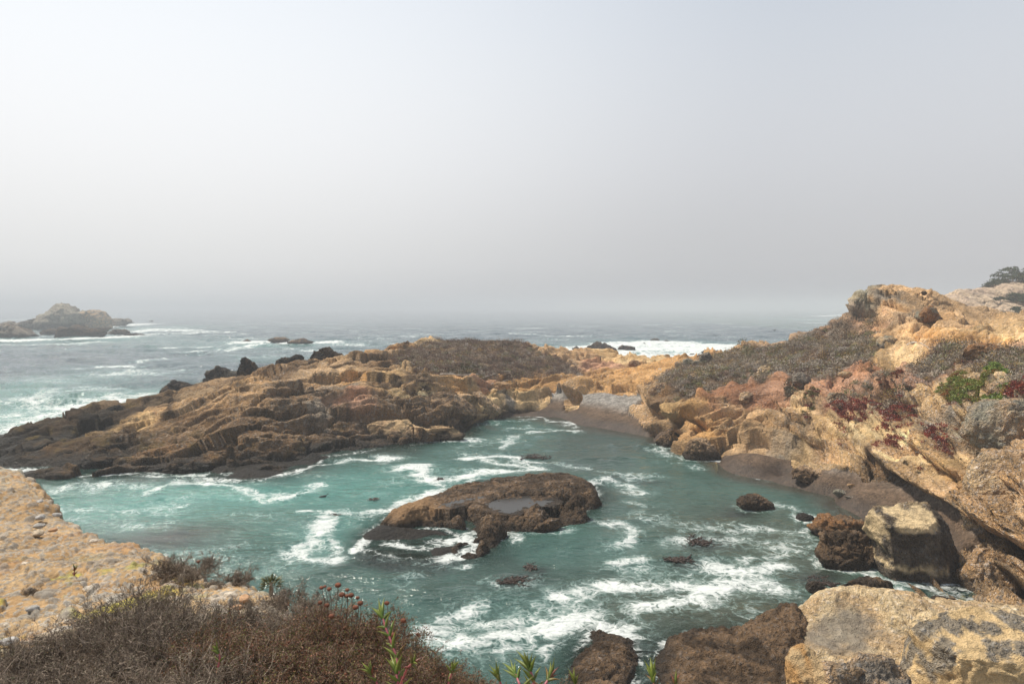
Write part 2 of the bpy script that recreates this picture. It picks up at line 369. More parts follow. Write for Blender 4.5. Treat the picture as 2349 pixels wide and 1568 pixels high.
# hidden back sides and the sea bed
extra = []
for u, y, z in ((-60,72,-1.2),(860,122,0),(960,138,0),(1080,150,0),(1200,152,0),(1290,155,0),(1400,160,0),(1520,160,0),(1640,150,0),(1720,138,1),(1850,125,3),(1950,115,5),(2050,112,9),(2200,108,11),(2400,100,12),(2600,95,12),
                (1720,160,-2),(1900,155,-2),(2050,150,0),(2300,140,4),(2600,130,6),(1830,140,0),(1950,135,1)):
    extra.append(((u - CU) / FD * y, y, z))
for u, v in ((60,1150),(200,1180),(350,1130),(500,1130),(620,1130),(760,1085),(880,1060),(1000,1045),(1120,1010),(1220,1000),(1330,1030),(1450,1050),(1560,1075),(1640,1120),(1740,1150),(1850,1200),(1950,1270),(2000,1340),
             (300,1250),(600,1200),(900,1150),(1200,1150),(1500,1200),(1700,1250),(1800,1350),(600,1350),(1000,1300),(1400,1350),(900,1500),(1300,1500),(1600,1500),(1900,1500),(2150,1480),(200,1400),(2300,1568),
             (-150,1100),(-150,990),(30,975),(170,925),(330,890),(430,868),(520,848),(620,825),(720,808),(820,795),(0,930)):
    p = PZ(u, v, 0.0); extra.append((p[0], p[1], -2.4))
for u, y in ((960,155),(1100,168),(1250,170),(1400,175),(1550,178),(400,150),(100,130),(700,150),(-200,80),(1700,178)):
    extra.append(((u - CU) / FD * y, y, -2.4))
CTRL = np.concatenate([Tp, np.array(extra)])
hbase = rbf_fit(CTRL, 1.2, .05)
def hits(UV, y0=28, y1=178):
    """where the view rays meet the bare terrain"""
    Ys = np.linspace(y0, y1, 900); o = []
    for u, v in UV:
        P = PY(np.full(900, u), np.full(900, v), Ys); dz = P[:, 2] - hbase(P[:, 0], P[:, 1])
        k = np.argmax(dz < 0) if (dz < 0).any() else 899
        o.append(P[max(k, 1)])
    return np.array(o)
def poly_on(UV, **k): return hits(UV, **k)

nt_, ny_ = 900, 960
tt = np.linspace((-230 - CU) / FD, (2560 - CU) / FD, nt_); yy = np.geomspace(27, 176, ny_)
GX = (yy[:, None] * tt[None]).ravel(); GY = np.repeat(yy, nt_)
GZ = hbase(GX, GY).astype(float)
P0 = np.stack([GX, GY, GZ], -1); N0 = grid_normals(P0, ny_, nt_)
F0 = grid_faces(ny_, nt_)
F0 = F0[(GZ[F0].max(1) > -1.3)]
V, F, N = compress(P0, F0, N0)
X, Y, Z = V.T
# the two strands of beach in plan
beachA = poly_on([(1150,957),(1180,946),(1235,942),(1262,925),(1262,898),(1292,898),(1292,925),(1300,945),(1322,938),(1336,905),(1390,900),(1478,905),(1465,925),(1440,945),(1470,975),(1530,1000)])
beachA = np.concatenate([beachA, PZ([1540,1400,1300,1150], [1030,1060,1010,985], -0.3)])
beachB = poly_on([(1652,1042),(1700,1040),(1755,1043),(1812,1052),(1850,1072),(1905,1078),(1960,1092),(2030,1106),(2100,1135),(2180,1172),(2230,1215)])
beachB = np.concatenate([beachB, PZ([2180,2050,1950,1800,1640], [1330,1280,1230,1150,1085], -.3)])
wx = fbm(flat(X, Y, .35), 3) * 1.2; wy = fbm(flat(X + 31, Y, .35), 3) * 1.2
sdb = np.maximum(sdist(X + wx * .4, Y + wy * .4, beachA), sdist(X + wx * .4, Y + wy * .4, beachB))
beach = sstep(-.25, .25, sdb)
rock = 1 - beach
# ---- relief
pv = V.astype(np.float32)
fade = rock * sstep(-1.6, .4, Z)
right = sstep(20, 34, X + (60 - Y) * .15)             # the bedded sandstone cliff
w3 = np.stack([fbm(pv / 6 + k * 9, 3) for k in range(3)], -1)
pc_ = pv - np.array([25, 72, 3], np.float32); bed = (pc_ * np.array([.07, -.24, .97])).sum(-1)        # dipping beds
bed2 = (pc_ * np.array([-.22, .35, .91])).sum(-1)
s = mix(bed2, bed, right) + w3[:, 0] * mix(1.2, .7, right)
def ledges(s, th):
    k = np.floor(s / th); f = s / th - k; h = _J[(k.astype(int) & 255), 0]; h1 = _J[((k.astype(int) + 1) & 255), 0]
    return mix(h, h1, sstep(.72, .98, f)) - .5 - .35 * np.exp(-((f - .85) / .06) ** 2)
led = ledges(s, 1.15) * .8 + ledges(s + 3.3, .42) * .28
f1, f2, cid = worley(pv / 3.4 + w3 * .5)
blocks = (_J[cid, 1] - .5) * .9 - .9 * np.exp(-((f2 - f1) / .05))
g1, g2, gid = worley(pv / 1.1 + w3 * .9)
lumps = (.5 - g1) * .55 - .18 * np.exp(-((g2 - g1) / .08))
big = fbm(pv / 11, 3) * 1.3
rid = fbm(pv / 2.6 + 5, 3, .5, True)
fine = fbm(pv / .8, 2, .5)
# shelving gullies: long hollows running down the peninsula
steep = 1 - N[:, 2]
qb = np.stack([pv[:, 0] - pv[:, 2] * .4, pv[:, 1], s * 2.1 + 0 * pv[:, 2]], -1).astype(np.float32) * np.array([.5, .55, 1.15], np.float32)
fa, ea, ia = facets(pv, 5.0, .75, qb + w3 * 1.0); fb, eb, ib = facets(pv, 1.7, .8, qb + w3 * .5 + 7); fc, ec, ic = facets(pv, .75, .7, qb + 3)
soft = sstep(-.1, .25, fbm(pv / 7 + 200, 3))            # smooth water-worn sandstone against broken conglomerate
disp = big * .8 + led * mix(.6, 1.2, right) + fa * mix(.55, .38, right) + fb * mix(.75, .28, soft) + fc * mix(.42, .10, soft) + lumps * .16 + rid * .22 + fine * .12
disp = disp - .55 * np.exp(-ea / .05) - .25 * np.exp(-eb / .08)
scrubP = poly_on([(905,830),(940,800),(1000,783),(1080,779),(1170,784),(1215,800),(1265,815),(1320,838),(1335,862),(1290,858),(1230,850),(1180,862),(1090,868),(1010,862),(930,848)])
scrubQ = poly_on([(1525,858),(1600,822),(1655,806),(1740,802),(1800,786),(1850,771),(1900,757),(1938,745),(1990,752),(2015,775),(2030,800),(2010,822),(1960,838),(1900,862),(1840,880),(1800,862),(1740,880),(1690,888),(1640,905),(1590,915),(1540,908),(1505,895)])
scrubR = poly_on([(2090,862),(2130,815),(2170,785),(2230,792),(2290,800),(2349,800),(2440,800),(2440,880),(2349,890),(2300,870),(2260,860),(2200,850),(2150,880),(2110,885)])
scrubS = poly_on([(1910,930),(1960,880),(2000,860),(2040,850),(2010,900),(1990,935),(1945,945)])
scrubT = poly_on([(1990,960),(2010,920),(2060,880),(2085,905),(2060,950),(2020,975)])
SCR = [scrubP, scrubQ, scrubR]
ns = fbm(flat(X, Y, .45), 4)
def mk(poly, soft=.9): return sstep(-soft, soft, sdist(X, Y, poly) + ns * 3.0)
scrub = np.maximum.reduce([mk(q) for q in SCR])
scrub = np.maximum(scrub, .75 * mk(scrubS, 1.5)); scrub = np.maximum(scrub, .7 * mk(scrubT, 1.5))
disp = disp * mix(1, .28, scrub)
disp = disp - (disp * rock).sum() / rock.sum()
amp = fade * mix(.75, 1.0, sstep(.1, .5, steep))
D = N * (disp * amp)[:, None]
# wave-cut notch at the foot of the cliffs: the wall steps back behind the beach, the bulge above overhangs
nh = N[:, :2] / (np.linalg.norm(N[:, :2], axis=1)[:, None] + .15)
notch = np.exp(-((Z - mix(1.9, 1.5, right)) / .6) ** 2) * sstep(.03, .13, steep) * rock * sstep(4.5, .5, np.abs(sdb))
bulge = np.exp(-((Z - mix(3.5, 2.7, right)) / .85) ** 2) * sstep(.03, .13, steep) * rock * sstep(6.5, .5, np.abs(sdb))
D[:, :2] += nh * (bulge * mix(1.1, 1.7, right) - notch * mix(1.6, 2.6, right) * sstep(.5, 1.1, Z))[:, None]
D[:, 2] += beach * (fbm(pv / 3, 3) * .12 + fbm(pv / .9, 3) * .07 * sstep(.6, 1.8, Z))
V1 = V + D
# ---- colour samples: U, V, colour, pebbliness
CS = [(30,1050,'dark',0),(120,1020,'dark',0),(120,1060,'dbrown',0),(250,970,'dark',0),(250,1040,'dbrown',.5),(370,1050,'brown',.6),(370,960,'tan',.3),(330,975,'ltan',.2),(300,1030,'dbrown',.5),(450,985,'brown',.7),(470,930,'tan',.5),(420,950,'dbrown',.4),
 (560,950,'brown',.8),(560,900,'tan',.5),(640,860,'brown',.6),(600,990,'brown',.8),(700,930,'brown',.8),(650,1020,'brown',.9),(760,980,'brown',.9),(700,870,'tan',.6),(780,900,'grey',.5),(720,950,'grey',.4),(770,850,'tan',.5),(830,900,'tan',.4),(830,835,'tan',.4),
 (830,870,'orange',.3),(800,925,'pink',.3),(860,950,'brown',.9),(900,990,'brown',.6),(760,1020,'dbrown',.5),(600,1050,'dbrown',.4),(880,870,'ltan',.1),(900,890,'brown',.6),(950,890,'tan',.6),(1000,930,'brown',.9),(960,940,'brown',.9),(1040,930,'tan',.8),(1000,880,'tan',.6),
 (940,905,'cream',.1),(1060,890,'orange',.3),(1110,905,'cream',.2),(1130,925,'ltan',.1),(1160,930,'grey',.1),(1190,920,'ltan',.2),(1215,915,'ltan',.1),(1180,880,'orange',.4),(1100,880,'pink',.4),(1230,870,'orange',.6),(1300,900,'tan',.7),(1300,935,'ltan',.3),(1250,880,'orange',.3),
 (1000,800,'ltan',.5),(940,810,'tan',.5),(880,825,'brown',.5),(1260,810,'tan',.5),(1310,820,'tan',.4),(1370,835,'pink',.1),(1420,820,'ltan',.1),(1350,870,'orange',.7),(1420,865,'orange',.4),(1450,845,'orange',.3),(1500,850,'orange',.3),(1380,890,'orange',.5),(1480,820,'ltan',.1),(1440,890,'orange',.3),
 (1500,950,'tan',.6),(1470,930,'tan',.7),(1550,950,'ltan',.1),(1600,960,'orange',.2),(1560,990,'tan',.3),(1540,910,'brown',.5),(1620,1000,'orange',.2),(1680,1010,'tan',.2),(1740,1000,'tan',.2),(1700,960,'tan',.4),(1640,930,'red',.2),(1700,930,'red',.2),(1760,960,'tan',.5),
 (1720,890,'red',.4),(1760,920,'red',.5),(1790,880,'pink',.3),(1800,1000,'tan',.5),(1800,1040,'grey',.3),(1860,950,'tan',.6),(1820,940,'tan',.8),(1870,1010,'brown',.6),(1850,960,'grey',.6),(1870,930,'cream',.1),(1900,950,'ltan',.1),(1960,1000,'ltan',.3),(1900,1030,'tan',.6),
 (1830,1030,'ltan',.1),(1870,1060,'ltan',.1),(1940,1060,'tan',.8),(1980,1060,'ltan',.4),(1980,1020,'cream',.2),(1950,900,'pink',.5),(2000,850,'red',.3),(1980,870,'pink',.3),(1930,930,'pink',.5),(1900,880,'pink',.5),(2060,1000,'cream',.2),(2100,1060,'cream',.1),(2140,1100,'ltan',.1),(2060,1060,'tan',.9),
 (2100,1110,'brown',.9),(2020,1090,'brown',.8),(2180,1140,'tan',.4),(2120,1010,'tan',.9),(2160,990,'tan',.9),(2100,940,'tan',.9),(2150,960,'grey',.9),(2200,1050,'tan',.6),(2200,1100,'ltan',.1),(2260,1000,'lichen',.9),(2260,1100,'tan',1),(2300,1200,'tan',1),(2300,1050,'tan',1),(2230,1010,'brown',.9),
 (2250,1300,'tan',1),(2400,1300,'tan',1),(2400,1000,'tan',1),(2100,880,'pink',.9),(2200,880,'ltan',.8),(2300,900,'ltan',.8),(1990,700,'lichen',.3),(1960,720,'grey',.3),(2000,730,'tan',.3),(2050,700,'grey',.3),(2080,680,'tan',.3),(2100,720,'tan',.2),(2060,750,'tan',.2),(1975,730,'pink',.3),(2130,760,'orange',.3),
 (2200,750,'tan',.4),(2280,760,'ltan',.4),(2220,780,'orange',.3),(2250,800,'pink',.4),(2330,770,'ltan',.4),(2100,790,'tan',.4),(2040,800,'ltan',.4),(2080,820,'ltan',.4),(2020,790,'tan',.3)]
cpnt = hits([(a[0], a[1]) for a in CS]); ccol = np.array([K[a[2]] for a in CS]); cpb = np.array([a[3] for a in CS], float)
def macro(P, warp, k=6):
    acc = np.zeros((len(P), 3), np.float32); pb = np.zeros(len(P), np.float32); W = np.zeros(len(P), np.float32)
    q = P.astype(np.float32) + warp.astype(np.float32)
    for c, col_, b_ in zip(cpnt, ccol, cpb):
        d2 = ((q - c.astype(np.float32)) ** 2 * np.array([1, .55, 2.0], np.float32)).sum(-1); wt = 1 / (d2 + .25) ** 2.6
        acc += wt[:, None] * col_.astype(np.float32); pb += wt * b_; W += wt
    return acc / W[:, None], pb / W
col, peb = macro(V, w3 * 4.5 + np.stack([fbm(pv / 1.6 + 40 + 7 * k, 3) for k in range(3)], -1) * 1.6)
col = col.astype(float); n5 = fbm(pv / 1.9 + 3, 5, .6); n6 = fbm(pv / .9 + 60, 2, .6); n7 = fbm(pv / 5 + 90, 4)
col *= np.clip(1 + .42 * n5 + .28 * n6 + (_J[ib, 2] - .5) * .35 + (_J[ia, 2] - .5) * .2, .3, 2)[:, None]
col = mix(col.mean(1)[:, None], col, 1.15) * 1.12
# bed-parallel stain bands
band = _J[(np.floor(s / .55).astype(int) & 255)]
col *= (1 + (band[:, 0:1] - .5) * mix(.3, .6, right)[:, None]) * (1 + (band[:, 1:2] - .5) * np.array([.0, -.10, -.25]))
# dark weathering crust on the peninsula's knobs, paler scars in the hollows
crust = sstep(.02, .32, n7 + .4 * rid - .25) * sstep(6, -12, X) * rock
col = mix(col, K['dbrown'] * (1 + .3 * n6)[:, None], (crust * .8)[:, None])
scar = sstep(.22, .42, n5 + .3 * n6) * sstep(10, -8, X) * sstep(1.5, 3, Z)
col = mix(col, K['ltan'], (scar * .45)[:, None])
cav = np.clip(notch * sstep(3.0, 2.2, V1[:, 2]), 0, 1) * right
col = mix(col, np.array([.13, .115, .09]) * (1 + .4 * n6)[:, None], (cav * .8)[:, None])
# pebble clasts big enough to see
h1, h2, hid = worley(pv / .33)
cl = sstep(.42, .3, h1) * (_J[hid, 0] > .55) * peb
col = mix(col, np.array([.42, .38, .33]) * (.45 + .9 * _J[hid, 1:2]), (cl * .6)[:, None])
# tide zone: dark algae and wet rock near the water, yellower weed just above it
tide = sstep(1.15, .35, V1[:, 2] + n5 * .9 + n7 * .5) * sstep(72, 30, X * 1.0 + 30)
weed = sstep(2.4, 1.2, V1[:, 2] + n7 * 1.4) * sstep(.1, .35, fbm(pv / 2.2 + 77, 4)) * (1 - tide)
col = mix(col, np.array([.16, .11, .03]), (weed * .55 * sstep(12, 5, X))[:, None])
col = mix(col, K['dark'] * (1 + .5 * n6)[:, None], (tide * .88)[:, None])
col = mix(col, K['soil'] * (1 + .35 * n6 + .3 * n5)[:, None], (scrub * .8)[:, None])
wet = np.clip(tide * .75 + sstep(.5, .1, V1[:, 2]), 0, 1)
dd = np.clip(V1[:, 2], 0, 4)
bz = V1[:, 2] + fbm(pv / 2.5, 3) * .25
gravel = np.array([.20, .185, .165]); wsand = np.array([.052, .036, .025]); dsand = np.array([.10, .068, .046])
bcol = mix(mix(wsand, dsand, sstep(.4, 1.2, bz)[:, None]), gravel, (sstep(1.2, 2.3, bz) * sstep(32, 24, X))[:, None])
b1, b2, bi = worley(pv / .34); bcol = bcol * (1 + .3 * n6 + .25 * n5)[:, None] * (.62 + .76 * _J[bi, 0:1] * mix(.5, 1, sstep(1.2, 2.0, bz))[:, None] + .38 * mix(.5, 0, sstep(1.2, 2.0, bz))[:, None])
bwet = sstep(1.0, .3, bz)
isb = beach[F].mean(1) > .5
Fr = F[~isb]; Fb = F[isb]
fx = V[Fr].mean(1)
split_ = fx[:, 0] > 11.5 + (fx[:, 1] - 90) * .28 + np.interp(fx[:, 1], [85, 95, 180], [0, 0, 2])
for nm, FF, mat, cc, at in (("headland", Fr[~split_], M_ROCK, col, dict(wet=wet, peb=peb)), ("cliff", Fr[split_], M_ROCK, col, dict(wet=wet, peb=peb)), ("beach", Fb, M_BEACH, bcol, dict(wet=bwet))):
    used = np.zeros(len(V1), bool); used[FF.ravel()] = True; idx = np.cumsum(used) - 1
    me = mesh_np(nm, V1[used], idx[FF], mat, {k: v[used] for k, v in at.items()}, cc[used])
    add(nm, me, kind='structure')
# sea bed
xs = np.linspace(-260, 260, 60); ys = np.linspace(2, 420, 60); sx, sy = np.meshgrid(xs, ys)
bedV = np.stack([sx.ravel(), sy.ravel(), -3.2 + fbm(flat(sx.ravel(), sy.ravel(), .05), 2) * .6], -1)
add("seabed", mesh_np("seabed", bedV, grid_faces(60, 60), M_BEACH, dict(wet=np.ones(3600)), np.tile([.07, .06, .045], (3600, 1))), kind='structure')
TERR_V, TERR_N, TERR_SCRUB, TERR_S = V1, N, scrub, scrub
# ------------------------------------------------------------------ rocks lying in and round the cove
ROCKS_FOOT = []; ISLES = []
def ico(n):
    import bmesh
    bm = bmesh.new(); bmesh.ops.create_icosphere(bm, subdivisions=n, radius=1)
    V = np.array([v.co[:] for v in bm.verts]); F = np.array([[v.index for v in f.verts] for f in bm.faces]); bm.free(); return V, F
ICO = {n: ico(n) for n in (3, 4, 5, 6, 7)}
def rough(P, N, size, seed, blocky=.5, fine=1.0):
    """weathered relief for a rock of the given size"""
    q = P.astype(np.float32) + seed * 13.7
    wv = np.stack([fbm(q / size * 1.2 + k * 5, 3) for k in range(3)], -1)
    f1, f2, cd = worley(q / (size * .42) + wv * .6)
    h1, e1, _ = facets(q, size * .85, .55, q * np.array([.8, .8, 1.3], np.float32) + wv * size * .15); h2, e2, _ = facets(q, size * .33, .6, q * np.array([.8, .8, 1.5], np.float32) + wv * size * .08); h3, e3, _ = facets(q, size * .13, .6)
    d = h1 * .36 * blocky + h2 * .40 * (.3 + .7 * blocky) + h3 * .42 * fine - .07 * size * blocky * np.exp(-e1 / .04) - .022 * size * np.exp(-e2 / .07)
    d = d + fbm(q / (size * .5), 3) * .10 * size + fbm(q / (size * .16) + 9, 3, .5, True) * .012 * size * fine
    g1, g2, gd = worley(q / (size * .13) + wv)
    d = d + (.5 - g1) * .05 * size * fine + fbm(q / (size * .05) + 4, 3, .6) * .012 * size * fine
    return d
def paint(P, Nn, c1, c2, pale=None, seed=0, tidez=.5, tide_on=True, peb=.7, lich=0, stripe=None):
    q = P.astype(np.float32) + seed * 3.1
    n1 = fbm(q / 1.3, 4); n2 = fbm(q / .4, 4, .6); n3 = fbm(q / 3 + 9, 3)
    c = mix(K[c1] if isinstance(c1, str) else c1, K[c2] if isinstance(c2, str) else c2, sstep(-.15, .2, n1 + n3 * .4)[:, None]) * np.clip(1 + .55 * n2 + .35 * fbm(q / .13, 3), .3, 2)[:, None]
    pb = np.full(len(P), peb)
    if pale is not None:                       # smooth pale sandstone left where the crust has come off
        nm, thr = pale; m = sstep(thr - .04, thr + .04, fbm(q / 1.6 + 30, 3) + .22 * Nn[:, 2])
        c = mix(c, K[nm] * (1 + .12 * n2)[:, None], m[:, None]); pb = pb * (1 - m)
    if stripe:
        z0, wd, nm = stripe; m = np.exp(-((P[:, 2] - z0 + n1 * .35 - P[:, 0] * .0) / wd) ** 2); c = mix(c, K[nm], (m * .8)[:, None])
    if lich: m = sstep(.05, .3, n3 + n2 * .4 + .15) * lich; c = mix(c, K['lichen'], m[:, None])
    wet = np.zeros(len(P))
    if tide_on:
        wet = sstep(tidez + .45, tidez - .25, P[:, 2] + n1 * .7); c = mix(c, K['dark'] * (1 + .5 * n2)[:, None], (wet * .85)[:, None])
    return np.clip(c, .01, 1), pb, wet * .8
def rock(label, OUT, Yd, thick, c1='brown', c2='dbrown', lvl=5, name='boulder', cat='boulder', group=None, pale=None, seed=None, sink=.35, blocky=.5, relief=1.0, mat=None, peb=.7, tide_on=None, lich=0, sq=.8, stripe=None, foot=None, tidez=.5, planes=None, custom=None, ground=False):
    """a solid rock whose outline seen from the path is OUT, standing Yd metres away, `thick` metres deep either way"""
    OUT = np.array(OUT, float)
    if ground: Yd = float(hits([(OUT[:, 0].mean(), OUT[:, 1].max() - 3)])[0][1]) + thick * .6
    seed = seed if seed is not None else len(bpy.data.objects) * .731
    c2d = (OUT.max(0) + OUT.min(0)) / 2
    W_ = PY(OUT[:, 0], OUT[:, 1], Yd); c = PY(c2d[0], c2d[1], Yd)
    r2 = W_ - c; base_low = W_[:, 2].min()
    ang = np.arctan2(r2[:, 2], r2[:, 0])
    Vs, F = ICO[lvl]; s_ = np.sqrt(Vs[:, 0] ** 2 + Vs[:, 2] ** 2) + 1e-9; th = np.arctan2(Vs[:, 2], Vs[:, 0])
    # radius of the outline polygon along each direction
    R = np.full(len(Vs), .01); dx, dz = np.cos(th), np.sin(th)
    for a, b in zip(r2, np.roll(r2, -1, 0)):
        ex, ez = b[0] - a[0], b[2] - a[2]; den = dx * ez - dz * ex; den = np.where(np.abs(den) < 1e-9, 1e-9, den)
        t = (a[0] * ez - a[2] * ex) / den; u = (a[0] * dz - a[2] * dx) / den
        R = np.where((t > 0) & (u >= -1e-6) & (u <= 1 + 1e-6), np.maximum(R, t), R)
    if sink:                                   # carry the hidden foot below the ground or water
        R = R * (1 + sink * np.clip(-dz, 0, 1))
    rad = s_ ** sq * R
    yy_ = np.sign(Vs[:, 1]) * np.abs(Vs[:, 1]) ** .75 * thick
    size = max(np.ptp(r2[:, 0]), np.ptp(r2[:, 2])) * .5
    P = np.stack([c[0] + rad * dx, c[1] + yy_, c[2] + rad * dz], -1)
    g = np.random.default_rng(int(seed * 1000) % 99991 + 3); cc = c + [0, 0, 0]
    for k in range(11):                        # broken faces turned mostly towards and away from the shore path
        nn = np.array([g.normal() * .55, -1.0 if k % 3 else 1.0, g.normal() * .5 + (.75 if k % 2 else -.1)]); nn /= np.linalg.norm(nn)
        dd = (P - cc) @ nn; off = dd.max() * g.uniform(.62, .88); P = P - nn * (np.clip(dd - off, 0, None) * min(1, .45 + blocky))[:, None]
    for nn, fr in (planes or ()):
        nn = np.array(nn, float) / np.linalg.norm(nn); dd = (P - cc) @ nn; P = P - nn * np.clip(dd - dd.max() * fr, 0, None)[:, None]
    n = mesh_normals(P, F); P = P + n * (rough(P, n, size, seed, blocky) * relief * 1.15)[:, None]
    n = mesh_normals(P, F)
    on = (base_low < .6) if tide_on is None else tide_on
    col, pb, wt = paint(P, n, c1, c2, pale, seed, tidez, on, peb, lich, stripe)
    if custom: col, pb = custom((P[:, 0] - c[0]) / (np.ptp(r2[:, 0]) / 2), (P[:, 2] - c[2]) / (np.ptp(r2[:, 2]) / 2), P, n, col, pb)
    o, b_ = add_world(name, P, F, mat or M_ROCK, None, dict(wet=wt, peb=pb), col, label=label, category=cat, group=group, base=np.array([c[0], c[1], base_low]))
    if foot is None: foot = base_low < .35
    if foot: ROCKS_FOOT.append((c[0], c[1], np.ptp(r2[:, 0]) / 2, thick * .9))
    return o
def isle(label, OUTL, IN, c1, c2, name='tidal_rock', cat='rock', res=.1, c=.5, relief=1.0, size=3.5, low=-1.6, mat=None, toptop=None, zin=False, **pk):
    """a broad low rock: OUTL water line as (U, distance), IN tops as (U, V, distance)"""
    O = np.array([((u - CU) / FD * y, y, 0.0) for u, y in OUTL]); cen = O.mean(0)
    I = (PZ if zin else PY)(*np.array(IN, float).T); ring = O + (O - cen) / (np.linalg.norm(O - cen, axis=1)[:, None]) * 1.6; ring[:, 2] = -2.2
    m_ = O[:, :2]; mids = (O + np.roll(O, -1, 0)) / 2
    ev = rbf_fit(np.concatenate([O, mids, I, ring]), c, .02)
    lo = O.min(0) - 1.7; hi = O.max(0) + 1.7
    nx, ny = int((hi[0] - lo[0]) / res), int((hi[1] - lo[1]) / res)
    gx, gy = np.meshgrid(np.linspace(lo[0], hi[0], nx), np.linspace(lo[1], hi[1], ny))
    P = np.stack([gx.ravel(), gy.ravel(), ev(gx, gy).astype(float)], -1); n = grid_normals(P, ny, nx)
    F = grid_faces(ny, nx); F = F[P[F][:, :, 2].max(1) > low]
    P, F, n = compress(P, F, n)
    seed = len(bpy.data.objects) * .73
    d = rough(P, n, size, seed, .7, 1.2) * relief
    P2 = P + n * d[:, None]; n = mesh_normals(P2, F)
    col, pb, wt = paint(P2, n, c1, c2, seed=seed, **pk); CURF[0] = F
    if toptop is not None: col, pb, wt = toptop(P2, n, col, pb, wt)
    o, _ = add_world(name, P2, F, mat or M_ROCK, None, dict(wet=wt, peb=pb), col, label=label, category=cat)
    ISLES.append((ev, O))
    if name == 'washed_shelf': o.location.z -= .16
    return o, ev

# the low rock in the middle of the cove
def mid_top(P, n, col, pb, wt):
    n1 = fbm(P / .9, 4); n2 = fbm(P / .3 + 5, 3)
    r, _, _ = 0, 0, 0
    for pl, z0 in POOLS:
        q = PZ([a[0] for a in pl], [a[1] for a in pl], z0); m = (np.abs(P[:, 0] - q[:, 0].mean()) < 7) & (np.abs(P[:, 1] - q[:, 1].mean()) < 7)
        sd_ = sdist(P[m, 0], P[m, 1], q) + fbm(P[m] / .5, 3) * .5 - .25; zz = P[m, 2]; fl = np.minimum(zz, z0) * .12 + (z0 + .035) * .88 - .10 * sstep(-.1, .35, sd_) + fbm(P[m] / .22, 3) * .22
        P[m, 2] = mix(np.maximum(zz, z0 + .05 - 9 * (sd_ < -.9)), fl, sstep(-.35, .1, sd_))
    n[:] = mesh_normals(P, CURF[0])
    # smooth bare hump at its left end
    hump = sstep(1.2, .2, np.abs(P[:, 0] - HUMP[0]) / 2.2 + np.abs(P[:, 1] - HUMP[1]) / 3.2 - .35 + n1 * .3)
    col = mix(col, np.array([.33, .20, .10]) * (1 + .2 * n1)[:, None], (hump * .9 * sstep(.3, .55, P[:, 2]))[:, None]); pb = pb * (1 - hump)
    wt = np.maximum(wt, .25)
    col = mix(col, np.array([.11, .07, .04]), (sstep(.05, .25, n2) * .5 * (1 - hump))[:, None])
    return col, pb, wt
HUMP = PY(950, 1190, 47.5); CURF = [None]
POOLS = [([(1095,1156),(1130,1143),(1180,1136),(1215,1134),(1238,1144),(1275,1150),(1250,1160),(1205,1166),(1170,1178),(1140,1174),(1118,1166)], .80), ([(1000,1156),(1050,1144),(1110,1134),(1125,1140),(1060,1153),(1030,1163),(1005,1162)], .86)]
mid, mid_ev = isle("broad low brown tidal rock with pools on its flat top in mid cove",
 [(866,46.4),(880,45.7),(905,45.3),(940,45.6),(980,46),(1010,46.6),(1050,46.4),(1085,45.4),(1098,44),(1085,43),(1050,42),(1042,41.2),(1065,40.6),(1105,40.7),(1132,42.3),(1160,45),(1200,47.8),(1250,49.4),(1300,49.0),(1340,49.8),(1366,52.3),(1374,55),(1360,57.4),(1300,58.3),(1200,57.6),(1120,56.8),(1040,55.4),(990,53),(930,50.6),(885,48.2)],
 [(905,1197,.45),(940,1185,.7),(970,1178,.8),(1010,1183,.7),(1040,1190,.5),(1030,1150,.85),(1040,1137,.9),(1090,1130,.95),(1140,1122,1.1),(1190,1116,1.15),(1240,1108,1.35),(1285,1104,1.45),(1330,1106,1.4),(1352,1125,1.15),(1360,1140,.8),(1290,1130,1.0),(1180,1150,.8),(1130,1150,.8),(1240,1150,.85),(1100,1165,.85),(1060,1180,.95),(1100,1200,.8),(1112,1222,.65),(1098,1244,.5),(1078,1262,.38),(1060,1268,.25),(1150,1200,.85),(1130,1185,.9),(1180,1180,.95),(1240,1168,.95),(1300,1155,1.1),(1335,1150,1.0)],
  'brown', 'dbrown', zin=True, res=.06, relief=.5, size=2.4, peb=.9, tidez=.22, toptop=mid_top)
def pool(owner, UV, z, name='tide_pool'):
    P = PZ([a[0] for a in UV], [a[1] for a in UV], z); cx = P.mean(0); n = 96
    ang = np.linspace(0, 2 * pi, n, endpoint=False)
    t = np.linspace(0, len(P), n, endpoint=False); i = t.astype(int); f = (t - i)[:, None]
    Q = P[i] * (1 - f) + P[(i + 1) % len(P)] * f; Q[:, :2] += np.stack([np.sin(t * 7.3), np.cos(t * 9.1)], -1) * .06
    V = np.concatenate([[cx], Q]) - np.array(owner.location); V[:, 2] = z - owner.location[2]
    F = np.array([[0, 1 + k, 1 + (k + 1) % n] for k in range(n)])
    k = len(V); add(name, mesh_np(name, V, F, M_POOL), owner)
m_, t_ = newmat('pool_water'); b_ = NB(t_)
pr_ = b_.n('ShaderNodeBsdfPrincipled', {'Base Color': (.035, .032, .028, 1), 'Roughness': .3, 'IOR': 1.33, 'Normal': b_.n('ShaderNodeBump', {'Strength': .12, 'Distance': .1, 'Height': b_.noise(b_.n('ShaderNodeNewGeometry').outputs['Position'], 3, 3)}).outputs[0]})
b_.n('ShaderNodeOutputMaterial', {0: pr_.outputs[0]}); M_POOL = m_
for pl, z0 in POOLS:
    cx_, cy_ = np.mean(pl, 0); pool(mid, [(cx_ + (u - cx_) * 1.12, cy_ + (v - cy_) * 1.25) for u, v in pl], z0)

